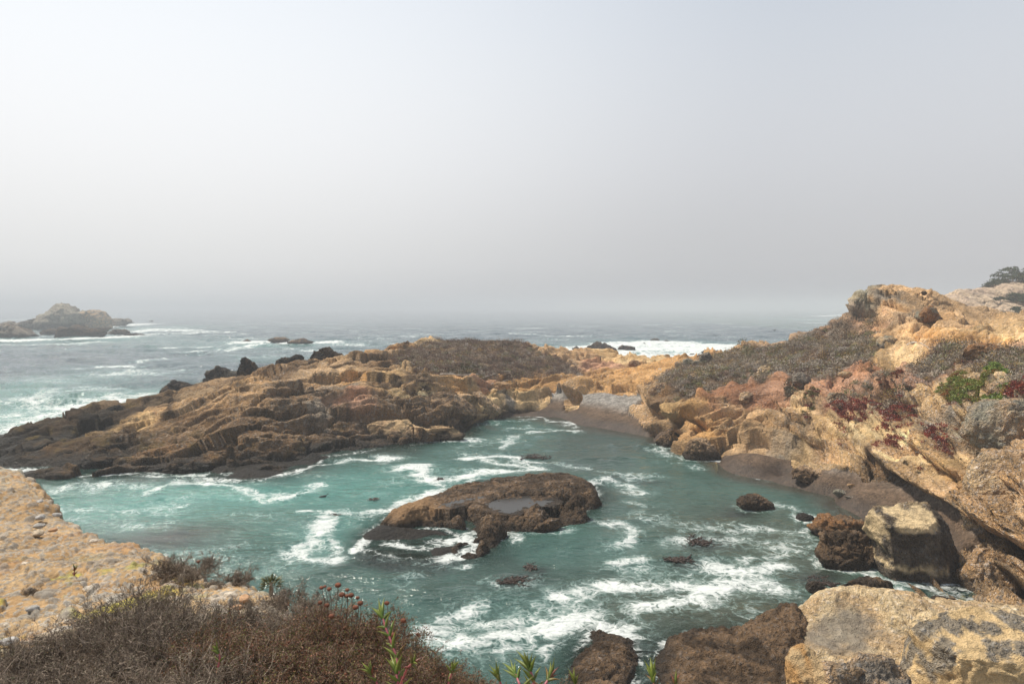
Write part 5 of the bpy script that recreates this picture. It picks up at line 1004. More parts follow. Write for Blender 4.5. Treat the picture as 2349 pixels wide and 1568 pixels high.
def cypress(label, U, V_, Yd, w_, h_, seed, dome=False, tr=True):
    """wind-flattened cypress: (U,V_) foot, w_/h_ crown size in metres"""
    g = np.random.default_rng(seed); b0 = PY(U, V_, Yd); b0[2] -= .3
    ch_o = bpy.data.objects.new("cypress_tree", None); C.objects.link(ch_o); ch_o.location = b0; ch_o['label'] = label; ch_o['category'] = 'tree'
    parts = []; tips = []
    fork = np.array([0, 0, h_ * .25])
    parts.append(tube([np.array([0, 0, -1.]), np.array([.1, 0, h_ * .12]), fork], .06 * h_, .045 * h_, 8, seed=seed))
    for k in range(11):
        a = g.uniform(0, 2 * pi); r = g.uniform(.15, .5) * w_; zt = h_ * (1 - .75 * (2 * r / w_) ** 1.6) * g.uniform(.72, 1.0)
        tip = np.array([r * math.cos(a), r * math.sin(a) * .8, zt]); mid_ = (fork + tip) / 2 + g.normal(size=3) * [.3, .3, .1] * h_ * .1
        pth = np.array([(1 - s) ** 2 * fork + 2 * s * (1 - s) * mid_ + s * s * tip for s in np.linspace(0, 1, 8)]); parts.append(tube(pth, .025 * h_, .006 * h_, 5, seed=k)); tips += [pth[-1], pth[-3], pth[-2]]
    V, F = joinm(parts); add("trunk", mesh_np("trunk", V, fixq(F), M_TWIG, None, np.tile([.2, .16, .13], (len(V), 1))), ch_o)
    tips = np.array(tips); nsub = 8; c = np.repeat(tips, nsub, 0) + g.normal(size=(len(tips) * nsub, 3)) * [w_ * .09, w_ * .09, h_ * .035]
    c = c[c[:, 2] > h_ * .12]; rad = g.uniform(.05, .10, len(c)) * w_
    V, F, ii = leaf_cloud(c, rad, 9000 if w_ > 6 else 3500, .06 * h_ ** .5 * 2.2, seed, .3, .6)
    cb_ = np.array([.045, .062, .032]) * g.uniform(.6, 1.7, (len(c), 1)) * (1 + g.normal(size=(len(c), 1)) * [.15, .05, .1])
    add("crown", mesh_np("crown", V, F, M_LEAF, None, np.repeat(cb_[ii], 3, 0), smooth=False), ch_o)
cypress("largest spreading cypress on the far hill crest at the right edge", 2325, 668, 226, 15, 11, 1)
cypress("small round cypress left of the largest one on the hill crest", 2276, 662, 222, 4.8, 3.2, 2)
cypress("flat topped cypress below the largest, at the right edge of the far hill", 2345, 700, 208, 10, 4.6, 3)
cypress("small cypress clinging to the middle of the far hill's pale face", 2294, 690, 206, 3.2, 1.8, 4)
cypress("bushy cypress lowest on the far hill's face", 2332, 722, 196, 5, 3.2, 5)
cypress("tall cypress just past the right edge behind the largest one", 2385, 665, 230, 12, 9, 6)
# kelp floating in the cove
def kelp(label, U, V_, su, sv, seed, n=40):
    g = np.random.default_rng(seed); c = PZ(U, V_, 0.0); rx = su / FD * c[1]; ry = abs(PZ(U, V_ - sv, 0.)[1] - PZ(U, V_ + sv, 0.)[1]) / 2; parts = []
    main = g.uniform(0, pi)
    for k in range(n):
        p = np.array([g.normal() * rx * .35, g.normal() * ry * .35, .03]); a = main + g.normal() * .5; L_ = g.uniform(.2, .5) * max(rx, .5); pts = []
        for s in range(9): pts.append(p.copy()); a += g.normal() * .35; p = p + np.array([math.cos(a), math.sin(a), 0]) * L_ / 5; p[2] = .05 + .02 * math.sin(s * 1.3 + k)
        pts = np.array(pts); w0 = g.uniform(.03, .09); nrm = np.cumsum(g.normal(size=9)) * .2
        sd = np.stack([-np.sin(a + nrm), np.cos(a + nrm), .1 * np.sin(nrm * 3)], -1) * w0
        top = np.array([0, 0, .025])
        A = np.concatenate([pts - sd, pts + top, pts + sd]); F = [(i, i + 1, 9 + i + 1, 9 + i) for i in range(8)] + [(9 + i, 9 + i + 1, 18 + i + 1, 18 + i) for i in range(8)] + [(18 + i, 18 + i + 1, i + 1, i) for i in range(8)]
        parts.append((A, F))
    V, F = joinm(parts); o = add("kelp", mesh_np("kelp", V, F, M_KELP), None, tuple(c), label=label, category="kelp")
kelp("dark kelp clump drifting below the mid cove rock", 1215, 1306, 18, 16, 1, 46)
kelp("long trailing kelp strand at the left of the drifting clump", 1165, 1335, 60, 7, 2, 60)
kelp("kelp tangle in the foam left of the mid cove rock", 765, 1184, 22, 5, 3, 40)
kelp("kelp floating among the foam in the upper cove", 1235, 1048, 40, 5, 4, 50)
kelp("kelp scrap in the turquoise water above the mid cove rock", 1012, 1184-85, 10, 4, 5, 20)
kelp("kelp scrap left of the foam drift in the turquoise water", 857, 1146, 14, 4, 6, 25)
kelp("kelp fronds lying behind the mid cove rock", 1270, 1098, 45, 3, 7, 40)
kelp("purplish kelp bed in the shallows on the right", 1600, 1245, 38, 14, 8, 50)
kelp("kelp raft below the purplish bed", 1565, 1285, 38, 8, 9, 50)
kelp("kelp scrap close to the near ledge's edge", 545, 1378 - 118, 24, 6, 10, 25)
kelp("kelp among the rocks at the right shore", 1880, 1335, 40, 12, 11, 60)
kelp("small kelp scrap right of the turquoise channel", 1115, 1108, 16, 4, 12, 20)
# two seabirds
def bird(label, loc, L_=.5, wings=False, rz=0):
    P = []; F = []; prof = [(-.5, .01, .02), (-.42, .05, .04), (-.25, .12, .05), (0, .16, .05), (.2, .13, .06), (.3, .07, .12), (.36, .055, .2), (.40, .065, .27), (.46, .06, .30), (.52, .02, .30), (.64, .006, .29)]
    for i, (x, r, z) in enumerate(prof):
        for j in range(10): a = j / 10 * 2 * pi; P.append((x, r * math.cos(a), z + r * .8 * math.sin(a)))
    for i in range(len(prof) - 1):
        for j in range(10): F.append((i * 10 + j, i * 10 + (j + 1) % 10, (i + 1) * 10 + (j + 1) % 10, (i + 1) * 10 + j))
    o = add("seabird", mesh_np("seabird", np.array(P) * L_, np.array(F), M_BIRD), None, loc, label=label, category="bird"); o.rotation_euler = (0, 0, rz)
    if wings:
        for s in (-1, 1):
            W_ = np.array([(.15, 0, .1), (.12, .35 * s, .22), (0, .95 * s, .12), (-.1, .4 * s, .2), (-.12, 0, .08), (.1, .0, .06), (.08, .35 * s, .19), (0, .9 * s, .11), (-.08, .4 * s, .18), (-.1, 0, .05)]) * L_
            add("wing", mesh_np("wing", W_, np.array([(0, 1, 3, 4), (1, 2, 3, 3), (5, 6, 8, 9), (6, 7, 8, 8), (0, 1, 6, 5), (1, 2, 7, 6), (3, 4, 9, 8), (2, 3, 8, 7)])[:, :4] if False else fixq([(0, 1, 3, 4), (1, 2, 3, 3), (5, 6, 8, 9), (6, 7, 8, 8), (0, 1, 6, 5), (1, 2, 7, 6), (3, 4, 9, 8), (2, 3, 8, 7)]), M_BIRD), o)
bird("black seabird swimming in the teal water left of the foam drift", tuple(PZ(742, 1139, .02)), .75, rz=.3)
p_ = PY(1777, 758, 150); bird("tiny dark seabird flying low over the sea on the right", tuple(p_), .9, True, .8)
# ------------------------------------------------------------------ the ledge one stands on
edgeUVY = [(-160,1040,13.5),(-60,1042,13.2),(0,1060,12.6),(45,1068,12),(72,1090,11.4),(98,1112,10.6),(108,1140,10.0),(124,1165,9.5),(128,1183,9.2),(165,1192,8.9),(200,1205,8.5),(260,1228,8.0),(340,1253,7.4),(430,1288,6.75),(500,1312,6.35),(600,1342,5.9),(650,1368,5.5),(720,1412,4.95),(780,1450,4.55),(860,1495,4.15),(950,1535,3.8),(1080,1580,3.45),(1250,1640,3.0),(1450,1720,2.6),(1700,1800,2.3)]
EP = PY(*np.array(edgeUVY, float).T)
A_ = np.concatenate([EP, PY(*np.array([(0,1250,7.6),(0,1350,6.1),(0,1450,5.1),(0,1568,4.1),(300,1400,5.3),(300,1568,3.9),(600,1568,3.7),(150,1250,7.5),(200,1320,6.3)], float).T), [[0, 0, 12.85], [-8, 0, 12.9], [-8, -5, 13], [3, -5, 13]]])
Am = np.c_[A_[:, :2], np.ones(len(A_))]; plane = np.linalg.lstsq(Am, A_[:, 2], rcond=None)[0]
led_ev = rbf_fit(A_, .8, .05)
LPOLY = np.concatenate([EP[:, :2], [[3.5, 1.0], [5, -1], [5, -6], [-16, -6], [-16, 13.5]]])
def ledge_mesh(x, y, nr_, nc_):
    z = led_ev(x, y).astype(float)
    wob = fbm(flat(x, y, .9), 4) * .5 + fbm(flat(x, y, 4.), 3) * .1
    sd_ = sdist(x, y, LPOLY) + wob * .5
    z = z - np.where(sd_ < 0, 3.2 * (-sd_) ** 1.1, 0) - .10 * np.exp(-np.abs(sd_) / .25)
    z = np.maximum(z, -1)
    P = np.stack([x, y, z], -1); n = grid_normals(P, nr_, nc_); q = P.astype(np.float32)
    # rounded stones set in sandy matrix, three sizes
    tot = 0; colr = mix(np.array([.37, .232, .11]), np.array([.43, .30, .165]), sstep(-.3, .3, fbm(q / .8, 4))[:, None]) * (1 + .30 * fbm(q / .15, 2))[:, None]
    near_z = sstep(.1, -.25, fbm(flat(x, y, .5, 3), 3) + (y - 6.2) * .12)
    for sz, hgt_, den in ((.045, .015, .75), (.09, .03, .42), (.18, .046, .16)):
        a1, a2, ai = worley(q * np.array([1, 1, 1.6], np.float32) / sz + fbm(q / sz * .7, 2)[:, None] * .35)
        on = (_J[ai, 0] < den); dome = np.sqrt(np.clip(1 - (a1 / .48) ** 2, 0, 1)) * on
        tot = np.maximum(tot, dome * hgt_ * (.5 + _J[ai, 1]))
        pc = np.array([[.30, .26, .21], [.46, .34, .22], [.42, .26, .13], [.24, .20, .165], [.52, .40, .27], [.38, .19, .09], [.36, .29, .22]])[(ai * 7 % 7)] * (.7 + .6 * _J[ai, 2:3])
        greyer = np.array([.40, .385, .345]) * (.7 + .6 * _J[ai, 2:3]); pc = mix(pc, greyer, (near_z * .45)[:, None])
        colr = mix(colr, pc, (sstep(.02, .35, dome) * .85)[:, None])
    moss = sstep(.08, .3, fbm(q / .45 + 20, 4)) * np.exp(-(((x + 4.1) / 1.3) ** 2 + ((y - 5.9) / .8) ** 2))
    colr = mix(colr, np.array([.40, .36, .05]), np.clip(moss * 1.3, 0, .85)[:, None])
    rust = sstep(.15, .4, fbm(q / .9 + 70, 4)); colr = mix(colr, np.array([.42, .19, .06]), (rust * .28)[:, None])
    lic = sstep(.1, .35, fbm(q / .35 + 90, 4)) * sstep(9, 11.5, y); colr = mix(colr, np.array([.34, .34, .28]), (lic * .7)[:, None])
    fz, ez, _ = facets(q, .55, .5, q + fbm(q / .3, 2)[:, None] * .1); rel = fbm(q / .8 + 4, 4, .55) * .12 + fbm(q / .25, 3) * .03 + fz * .12 - .03 * np.exp(-ez / .06)
    P = P + n * (tot + rel * sstep(-2, .2, sd_))[:, None]
    return P, colr
tl = np.linspace(-.93, .5, 700); yl = np.geomspace(2.3, 14.5, 1000)
lx, ly = (yl[:, None] * tl[None]).ravel(), np.repeat(yl, 700)
LP, lcol = ledge_mesh(lx, ly, 1000, 700); lcol = lcol * 1.18; LF = grid_faces(1000, 700); LF = LF[LP[LF][:, :, 2].max(1) > .5]
LPf, LF, lcol = compress(LP, LF, lcol)
add("ledge_ground", mesh_np("ledge_ground", LPf, LF, M_NEAR, dict(wet=np.zeros(len(LPf)), peb=np.full(len(LPf), .5)), lcol), kind='structure')
gx_, gy_ = np.meshgrid(np.linspace(-15, 6, 260), np.linspace(-5, 2.3, 100)); LP2, lc2 = ledge_mesh(gx_.ravel(), gy_.ravel(), 100, 260)
add("path", mesh_np("path", LP2, grid_faces(100, 260), M_NEAR, dict(wet=np.zeros(len(LP2)), peb=np.full(len(LP2), .5)), lc2), kind='structure')
def gz(x, y): return float(led_ev([x], [y])[0])
# loose cobbles
cob = []
for k in range(5):
    v_, f_ = ICO[4]; q = v_ * [1, .75, .45]; q = q + mesh_normals(v_, f_) * (fbm(v_ * .9 + k * 9, 3) * .25 + fbm(v_ * 4 + k, 2) * .03)[:, None]
    cc = np.array([[.42, .40, .37], [.52, .42, .30], [.36, .34, .31], [.50, .30, .17], [.56, .48, .38]])[k]
    cob.append(mesh_np("cobble", q, f_, M_NEAR, dict(wet=np.zeros(len(q)), peb=np.full(len(q), .2)), np.tile(cc, (len(q), 1)) * (1 + .25 * fbm(q * 3, 3))[:, None]))
for j, (u, v, r, k, lb) in enumerate(((130,1180,.10,0,"flat grey cobble lying at the brink of the ledge"), (92,1186,.12,0,"wide dark grey cobble left of the one at the brink"), (90,1205,.11,2,"grey cobble just below the wide dark one"), (88,1222,.13,1,"pale tan cobble under the grey cobbles by the brink"), (122,1215,.08,3,"small orange cobble right of the pale tan one"), (92,1150,.10,0,"light grey cobble near the ledge corner"), (215,1240,.07,4,"whitish cobble on the orange slope of the ledge"),
                              (60,1295,.1,4,"rounded cream cobble on the sandy middle of the ledge"), (75,1395,.08,0,"grey cobble beside the yellow moss"), (100,1465,.12,1,"broad flat tan cobble below the yellow moss"), (500,1378,.11,4,"largest pale cobble right of the grey dead shrub"), (530,1365,.1,4,"whitish cobble behind the largest pale cobble"), (560,1372,.09,3,"pinkish cobble beside the whitish ones"), (545,1392,.07,3,"orange cobble in front of the whitish cobbles"), (560,1408,.1,1,"tan cobble under the overhanging twigs"), (20,1470,.1,0,"lichened grey cobble at the left margin"))):
    h_ = PY(u, v, 6.0)
    for _ in range(12): z_ = gz(h_[0], h_[1]); h_ = PZ(u, v, z_ + .02)
    o = add("cobble", cob[k], None, tuple(h_), label=lb, category='stone', group='loose cobbles on the ledge'); r *= .62; o.scale = (r, r, r); o.rotation_euler = (0, 0, j * 1.7)
# dry brush
def ribbons(paths, r0, r1, k=3):
    """many thin tapered stems at once: paths (n,m,3)"""
    n, m, _ = paths.shape; T_ = np.gradient(paths, axis=1); T_ /= np.linalg.norm(T_, axis=2, keepdims=True) + 1e-9
    A = np.cross(T_, np.array([.31, .77, .2])); A /= np.linalg.norm(A, axis=2, keepdims=True) + 1e-9; B = np.cross(T_, A)
    rad = (np.linspace(1, 0, m)[None, :] * (r0 - r1)[:, None] + r1[:, None])[:, :, None, None]
    a = np.linspace(0, 2 * pi, k, endpoint=False)
    V = paths[:, :, None] + (A[:, :, None] * np.cos(a)[:, None] + B[:, :, None] * np.sin(a)[:, None]) * rad
    i = np.arange(n)[:, None, None] * m * k + np.arange(m - 1)[None, :, None] * k; j = np.arange(k); jn = (j + 1) % k
    F = np.stack([i + j, i + jn, i + k + jn, i + k + j], -1).reshape(-1, 4)
    return V.reshape(-1, 3), F
def grow(start, dirs, length, m, wob, g, droop=0.0):
    n = len(start); P = np.zeros((n, m, 3)); P[:, 0] = start; d = dirs.copy(); st = (length / (m - 1))[:, None]; kick = g.normal(size=(n, 3)) * wob * .4
    for s in range(1, m):
        d = d + g.normal(size=(n, 3)) * wob + kick + np.array([0, 0, -droop]); d /= np.linalg.norm(d, axis=1)[:, None]; P[:, s] = P[:, s - 1] + d * st
    return P
def make_shrub(R_, Hh, n0, n1, n2, tw_col, lf_col, nleaf, lsize, seed, wob=.22, heads=0, upright=.9, mat=None):
    g = np.random.default_rng(seed)
    a = g.uniform(0, 2 * pi, n0); sp = np.sqrt(g.random(n0)); st = np.stack([np.cos(a) * sp * R_ * .25, np.sin(a) * sp * R_ * .25, np.full(n0, -.04)], -1)
    d = np.stack([np.cos(a) * sp * R_, np.sin(a) * sp * R_, Hh * upright * np.ones(n0)], -1); ln = np.linalg.norm(d, axis=1) * g.uniform(.6, .95, n0); d /= np.linalg.norm(d, axis=1)[:, None]
    P1 = grow(st, d, ln, 8, wob * .5, g)
    def off(P, n, lo, lmul, spread, m):
        i = g.integers(0, len(P), n); t = g.uniform(lo, 1, n) * (P.shape[1] - 1); k = np.minimum(t.astype(int), P.shape[1] - 2); f = (t - k)[:, None]
        s_ = P[i, k] * (1 - f) + P[i, k + 1] * f; dd = P[i, k + 1] - P[i, k]; dd /= np.linalg.norm(dd, axis=1)[:, None]; dd = dd + g.normal(size=(n, 3)) * spread + [0, 0, .25]; dd /= np.linalg.norm(dd, axis=1)[:, None]
        return grow(s_, dd, lmul * g.uniform(.5, 1.3, n), m, wob, g)
    P2 = off(P1, n1, .25, Hh * .42, .55, 7); P3 = off(P2, n2, .15, Hh * .2, .6, 5)
    parts = [ribbons(P1, np.full(n0, .0045), np.full(n0, .002)), ribbons(P2, np.full(n1, .0026), np.full(n1, .0012)), ribbons(P3, np.full(n2, .0016), np.full(n2, .0009))]
    V, F = joinm_np(parts); nst = [n0 * 24, n1 * 21, n2 * 15]
    tc_ = np.array(tw_col) * .78; cs = np.concatenate([np.repeat(tc_[g.integers(0, len(tc_), n)] * g.uniform(.35, 1.65, (n, 1)), k // n, 0) for n, k in ((n0, nst[0]), (n1, nst[1]), (n2, nst[2]))])
    root = mesh_np("twigs", V, F, M_TWIG, None, cs)
    # leaves and husks along the twigs
    i = g.integers(0, n2, nleaf); k = g.integers(1, 5, nleaf); c = P3[i, k] + g.normal(size=(nleaf, 3)) * .004
    a_ = g.normal(size=(nleaf, 3)) + [0, 0, .5]; a_ /= np.linalg.norm(a_, axis=1)[:, None]; b_ = np.cross(a_, g.normal(size=(nleaf, 3))); b_ /= np.linalg.norm(b_, axis=1)[:, None]
    s_ = lsize * g.uniform(.5, 1.5, nleaf)[:, None]; Vl = np.stack([c, c + a_ * s_ * .5 + b_ * s_ * .25, c + a_ * s_, c + a_ * s_ * .5 - b_ * s_ * .25], 1).reshape(-1, 3); Fl = np.arange(4 * nleaf).reshape(-1, 4)
    lc = .78 * np.array(lf_col)[g.integers(0, len(lf_col), nleaf)] * g.uniform(.6, 1.4, (nleaf, 1))
    leaf = mesh_np("leaves", Vl, Fl, M_LEAF2, None, np.repeat(lc, 4, 0), smooth=False)
    hd = None
    if heads:
        tips = P2[g.choice(n1, heads, replace=False), -1]; top_ = np.argsort(-tips[:, 2])[:16]; v_, f_ = ICO[3]
        hd = (mesh_np("seed_head", v_ * (1 + .35 * fbm(v_ * 3, 2))[:, None] * .010, f_, M_TWIG, None, np.tile([.14, .055, .03], (len(v_), 1))), tips[top_])
    return root, leaf, hd
def joinm_np(parts):
    o = 0; V = []; F = []
    for v, f in parts: V.append(v); F.append(f + o); o += len(v)
    return np.concatenate(V), np.concatenate(F)
M_LEAF2 = simple_mat('dry_leaf', (.1, .08, .05), .8, 60, .25, True, .2)
GREYT = [[.30, .235, .185], [.22, .17, .13], [.38, .31, .24], [.16, .12, .09]]; GREYL = [[.26, .20, .15], [.18, .14, .10], [.34, .27, .2], [.16, .16, .09]]
REDT = [[.27, .18, .13], [.19, .12, .09], [.34, .25, .18], [.13, .09, .07]]; REDL = [[.15, .15, .05], [.30, .14, .08], [.27, .12, .07], [.20, .10, .06], [.34, .19, .12], [.15, .14, .05], [.24, .20, .07]]
SH = [make_shrub(.42, .5, 50, 420, 2600, GREYT, GREYL, 7000, .013, 1), make_shrub(.40, .42, 44, 400, 2600, GREYT, GREYL, 7000, .012, 2, .3),
      make_shrub(.42, .40, 46, 430, 2800, REDT, REDL, 14000, .014, 3, .3, 46), make_shrub(.38, .36, 40, 420, 2700, REDT, REDL, 14000, .014, 4, .34, 40), make_shrub(.3, .2, 30, 260, 1500, GREYT, GREYL, 3000, .01, 5, .35)]
def shrub(kind, u, v, label, s=1.0, Yd=None, seed=0, name='dry_shrub', group='dry brush along the near ledge', dz=0.0):
    s = s * (.72 if name == 'dry_shrub' else 1)
    if Yd is None:
        h_ = PY(u, v, 5.0)
        for _ in range(14): h_ = PZ(u, v, gz(h_[0], h_[1]))
    else: h_ = PY(u, v, Yd)
    root = bpy.data.objects.new(name, None); C.objects.link(root); root.location = (h_[0], h_[1], h_[2] + dz); root.rotation_euler = (0, 0, seed * 1.13 + u * .01); root.scale = (s, s, s * random.Random(u).uniform(.85, 1.1))
    root['label'] = label; root['category'] = 'shrub'; root['group'] = group
    r, l, h = SH[kind]
    add("twigs", r, root); add("leaves", l, root)
    if h:
        for k_, t_ in enumerate(h[1]): o = add("seed_head", h[0], root, tuple(t_)); o.scale = (.7 + .5 * _J[k_, 0],) * 3
for a in ((0,330,1470,"tall grey brown dry shrub standing highest in the left half of the brush"), (1,225,1505,"grey dry shrub leaning out over the pebbles on the left"), (0,440,1500,"dense grey dry shrub right of the highest left one"), (1,120,1560,"low grey dry shrub at the bottom left"), (0,20,1580,"grey dry shrub in the bottom left corner",.8),
          (1,560,1470,"dry shrub with fine upright twigs under the small green succulent",.8), (0,660,1480,"pale twiggy dry shrub at the middle of the brush",.75), (2,760,1490,"reddish dry shrub where the brush meets the water"), (2,850,1520,"reddish brown shrub beneath the dried seed heads",.95), (3,930,1560,"rounded russet shrub at the brush's right shoulder",.8),
          (1,340,1580,"tangled grey shrub at the bottom edge below the tall one"), (3,520,1580,"brown leafy shrub at the bottom edge, left of centre"), (2,660,1590,"russet leafy shrub at the bottom edge under the pale twiggy one"), (3,790,1600,"dark russet shrub at the bottom edge beside the ice plant stem"), (1,200,1640,"grey brushwood at the very bottom on the left"), (0,440,1660,"grey brushwood at the very bottom below the dense shrub"), (3,620,1680,"brown brushwood at the very bottom near the middle"), (2,900,1640,"russet brushwood at the very bottom near the pink stem",.8), (3,480,1540,"olive tinged brown shrub in the middle of the brush"), (2,590,1540,"red brown shrub behind the bottom leafy ones"), (3,720,1550,"rust tinted shrub left of the pink ice plant stem"),
          (3,1000,1590,"small russet shrub sloping down to the foam on the right",.6), (3,1090,1610,"low russet shrub at the bottom between two ice plants",.5), (3,1190,1640,"low brown shrub at the bottom under the clustered ice plant",.5), (3,1290,1660,"low brown shrub at the bottom right end of the brush",.5), (1,60,1640,"dry shrub cut off by the bottom left corner"), (0,330,1540,"grey shrub filling the gap between the bottom tangle and the tall one")):
    shrub(a[0], a[1], a[2], a[3], a[4] if len(a) > 4 else 1.0, seed=a[1])
for a in ((4,380,1318,"grey matted dead shrub on the brink of the ledge",.9), (4,440,1325,"dark end of the grey matted shrub, nearer the water",.7), (4,470,1305,"small dark shrub on the brink left of the succulent",.7), (4,540,1338,"dark twiggy tuft against the small green succulent",.7), (4,665,1385,"blackish dry tuft on the brink right of the succulent",.8), (4,705,1415,"blackish dry tuft hanging over the brink by the seed heads",.9), (4,75,1360,"small withered tuft on the open pebbles",.3), (4,485,1350,"withered tuft among the pale cobbles",.5)):
    shrub(a[0], a[1], a[2], a[3], a[4], seed=a[1], name='withered_shrub', group='withered tufts on the brink')
# pointed succulent leaves
def leaf_mesh(L_, wd, bend, cb, ct, seed):
    n = 9; V = []; cs = []
    for i in range(n):
        t = i / (n - 1); wv = wd * (math.sin(pi * min(t * .8 + .22, 1)) ** .8) * (1 - t ** 3) + .0006; x = L_ * t; y = bend * L_ * t * t
        for a in (pi / 2, pi / 2 + 2.3, pi / 2 - 2.3): V.append((math.cos(a) * wv, y + math.sin(a) * wv * .8, x))
        cs += [np.array(cb) * (1 - t) + np.array(ct) * t] * 3
    F = [(i * 3 + j, i * 3 + (j + 1) % 3, (i + 1) * 3 + (j + 1) % 3, (i + 1) * 3 + j) for i in range(n - 1) for j in range(3)]
    return mesh_np("leaf", np.array(V), np.array(F), M_SUCC, None, np.array(cs))
LG, LY, LR = [.085, .145, .03], [.24, .25, .05], [.24, .05, .05]
LM = [leaf_mesh(.068, .0085, .25, LG, LY, 0), leaf_mesh(.056, .0078, .4, LG, [.28, .12, .04], 1), leaf_mesh(.052, .0072, .3, [.18, .10, .04], LR, 2), leaf_mesh(.076, .0088, .15, [.095, .17, .03], [.26, .28, .05], 3)]
from mathutils import Vector, Matrix, Quaternion
def ice_stem(label, path, ks, spacing, seed, group='ice plant shoots in the near brush', sc_=1.0, tipn=5, tipk=3):
    """path: (U,V,Y) up the stem; pairs of leaves every `spacing` of it"""
    g = random.Random(seed); P = PY(*np.array(path, float).T); t = np.linspace(0, len(P) - 1, 30); i = np.minimum(t.astype(int), len(P) - 2); f = (t - i)[:, None]; Q = P[i] * (1 - f) + P[i + 1] * f
    Q = np.stack([np.convolve(np.pad(Q[:, k], 2, 'edge'), np.ones(5) / 5, 'valid') for k in range(3)], -1)
    base = Q[0].copy(); root = bpy.data.objects.new("ice_plant", None); C.objects.link(root); root.location = base; root['label'] = label; root['category'] = 'ice plant'; root['group'] = group
    V, F = tube(Q - base, .0052 * sc_, .0035 * sc_, 7, .05, seed); st = mesh_np("stem", V, fixq([(a if len(a) == 4 else (*a, a[-1])) for a in F]), M_SUCC, None, np.tile([.42, .12, .14], (len(V), 1))); add("stem", st, root)
    ln = np.linalg.norm(Q[-1] - Q[0]); npair = max(int(ln / spacing), 1)
    def put(p, axis, ang, tilt, k, s):
        q = Vector(axis).to_track_quat('Z', 'Y') @ Quaternion((0, 0, 1), ang) @ Quaternion((1, 0, 0), tilt); o = add("leaf", LM[k], root); o.rotation_mode = 'QUATERNION'; o.rotation_quaternion = q; o.location = Vector(p - base); o.scale = (s, s, s)
    for j in range(npair):
        k = int((j + .5) / npair * 28); ax = Q[k + 1] - Q[k]; ax /= np.linalg.norm(ax); a0 = j * pi / 2 + g.uniform(-.3, .3)
        for h in (0, pi): put(Q[k], ax, a0 + h, -g.uniform(.35, .8), g.choice(ks), sc_ * g.uniform(.7, 1.1))
    ax = Q[-1] - Q[-3]; ax /= np.linalg.norm(ax)
    for j in range(tipn): put(Q[-1] - ax * .01, ax, j * 2.4, -g.uniform(.05, .35), g.choice([tipk, 0]), sc_ * g.uniform(.7, 1.1))
ice_stem("tall ice plant shoot with a long pink stem standing above the russet brush", [(925,1600,2.55),(918,1545,2.55),(905,1490,2.6),(885,1440,2.65),(875,1405,2.7)], [0, 1, 3, 0], .035, 1, tipn=5)
ice_stem("red leaved ice plant shoot leaning right off the tall pink stem", [(918,1570,2.5),(935,1530,2.45),(950,1518,2.42)], [2, 1], .04, 2, tipn=3, tipk=2, sc_=.9)
ice_stem("bright ice plant shoot at the foot of the tall pink stem", [(915,1600,2.4),(912,1560,2.4),(908,1535,2.42)], [0, 3], .03, 3)
ice_stem("tallest shoot of the ice plant cluster at the bottom centre", [(1222,1600,2.2),(1225,1560,2.2),(1212,1525,2.22)], [0, 3, 0], .03, 4, tipn=6, sc_=1.05)
ice_stem("yellowish shoot on the left of the bottom centre cluster", [(1200,1600,2.15),(1192,1568,2.15),(1180,1540,2.2)], [0, 3], .03, 5, sc_=.9)
ice_stem("red tipped shoot on the right of the bottom centre cluster", [(1235,1600,2.1),(1250,1570,2.1),(1262,1550,2.12)], [2, 1], .03, 6, tipk=2, sc_=.9)
ice_stem("dim green shoot left of the bottom centre cluster", [(1165,1600,2.2),(1150,1570,2.2),(1142,1550,2.2)], [0, 1], .03, 7, sc_=.8)
ice_stem("small shoot peeping up near the surf rock", [(1335,1620,2.1),(1325,1585,2.1),(1318,1560,2.1)], [0, 1], .03, 8, sc_=.7)
ice_stem("lone shoot at the bottom in front of the dark weedy ledge", [(1512,1640,2.0),(1505,1590,2.0),(1497,1552,2.02)], [0, 3, 1], .03, 9, sc_=.85)
ice_stem("red shoot beside the lone one at the bottom", [(1545,1640,2.0),(1548,1590,2.0),(1550,1562,2.02)], [2, 2, 1], .03, 10, tipn=3, tipk=2, sc_=.7)
ice_stem("short green shoot low in the russet brush's right corner", [(1025,1600,2.4),(1030,1560,2.4),(1040,1530,2.4)], [0, 1], .03, 11, sc_=.7)
ice_stem("green shoot half buried in the brush left of centre", [(500,1530,3.2),(505,1505,3.2),(497,1490,3.2)], [3, 0], .03, 12, sc_=.8)
ice_stem("short ice plant shoot left of the tall pink one", [(880,1600,2.5),(862,1560,2.5),(850,1540,2.5)], [0, 2, 1], .03, 13, sc_=.8)
ice_stem("tiny scarlet succulent alone on the pebbly ledge", [(170,1325,6.3),(170,1312,6.3),(172,1305,6.3)], [2], .03, 14, sc_=1.1, tipk=2)
# rosette succulent on the brink
p0 = PY(622, 1350, 5.75); root = bpy.data.objects.new("succulent_bush", None); C.objects.link(root); root.location = p0; root['label'] = "small rounded green succulent bush on the brink of the ledge"; root['category'] = "succulent"
g = random.Random(5)
LM5 = leaf_mesh(.05, .006, .3, [.09, .10, .035], [.17, .16, .06], 5)
for k in range(90):
    d = Vector((g.gauss(0, 1), g.gauss(0, 1), abs(g.gauss(0, 1)) + .2)).normalized(); o = add("leaf", LM5, root); o.rotation_mode = 'QUATERNION'; o.rotation_quaternion = d.to_track_quat('Z', 'Y') @ Quaternion((0, 0, 1), g.uniform(0, 6)); o.location = Vector((d.x * .07, d.y * .07, d.z * .085 + .01)) * g.uniform(.7, 1.1)
st_ = tube([(0, 0, -.12), (0, 0, 0), (0, 0, .06)], .02, .012, 7, .1, 1); add("stem", mesh_np("stem", st_[0], fixq(st_[1]), M_TWIG, None, np.tile([.2, .15, .1], (len(st_[0]), 1))), root)
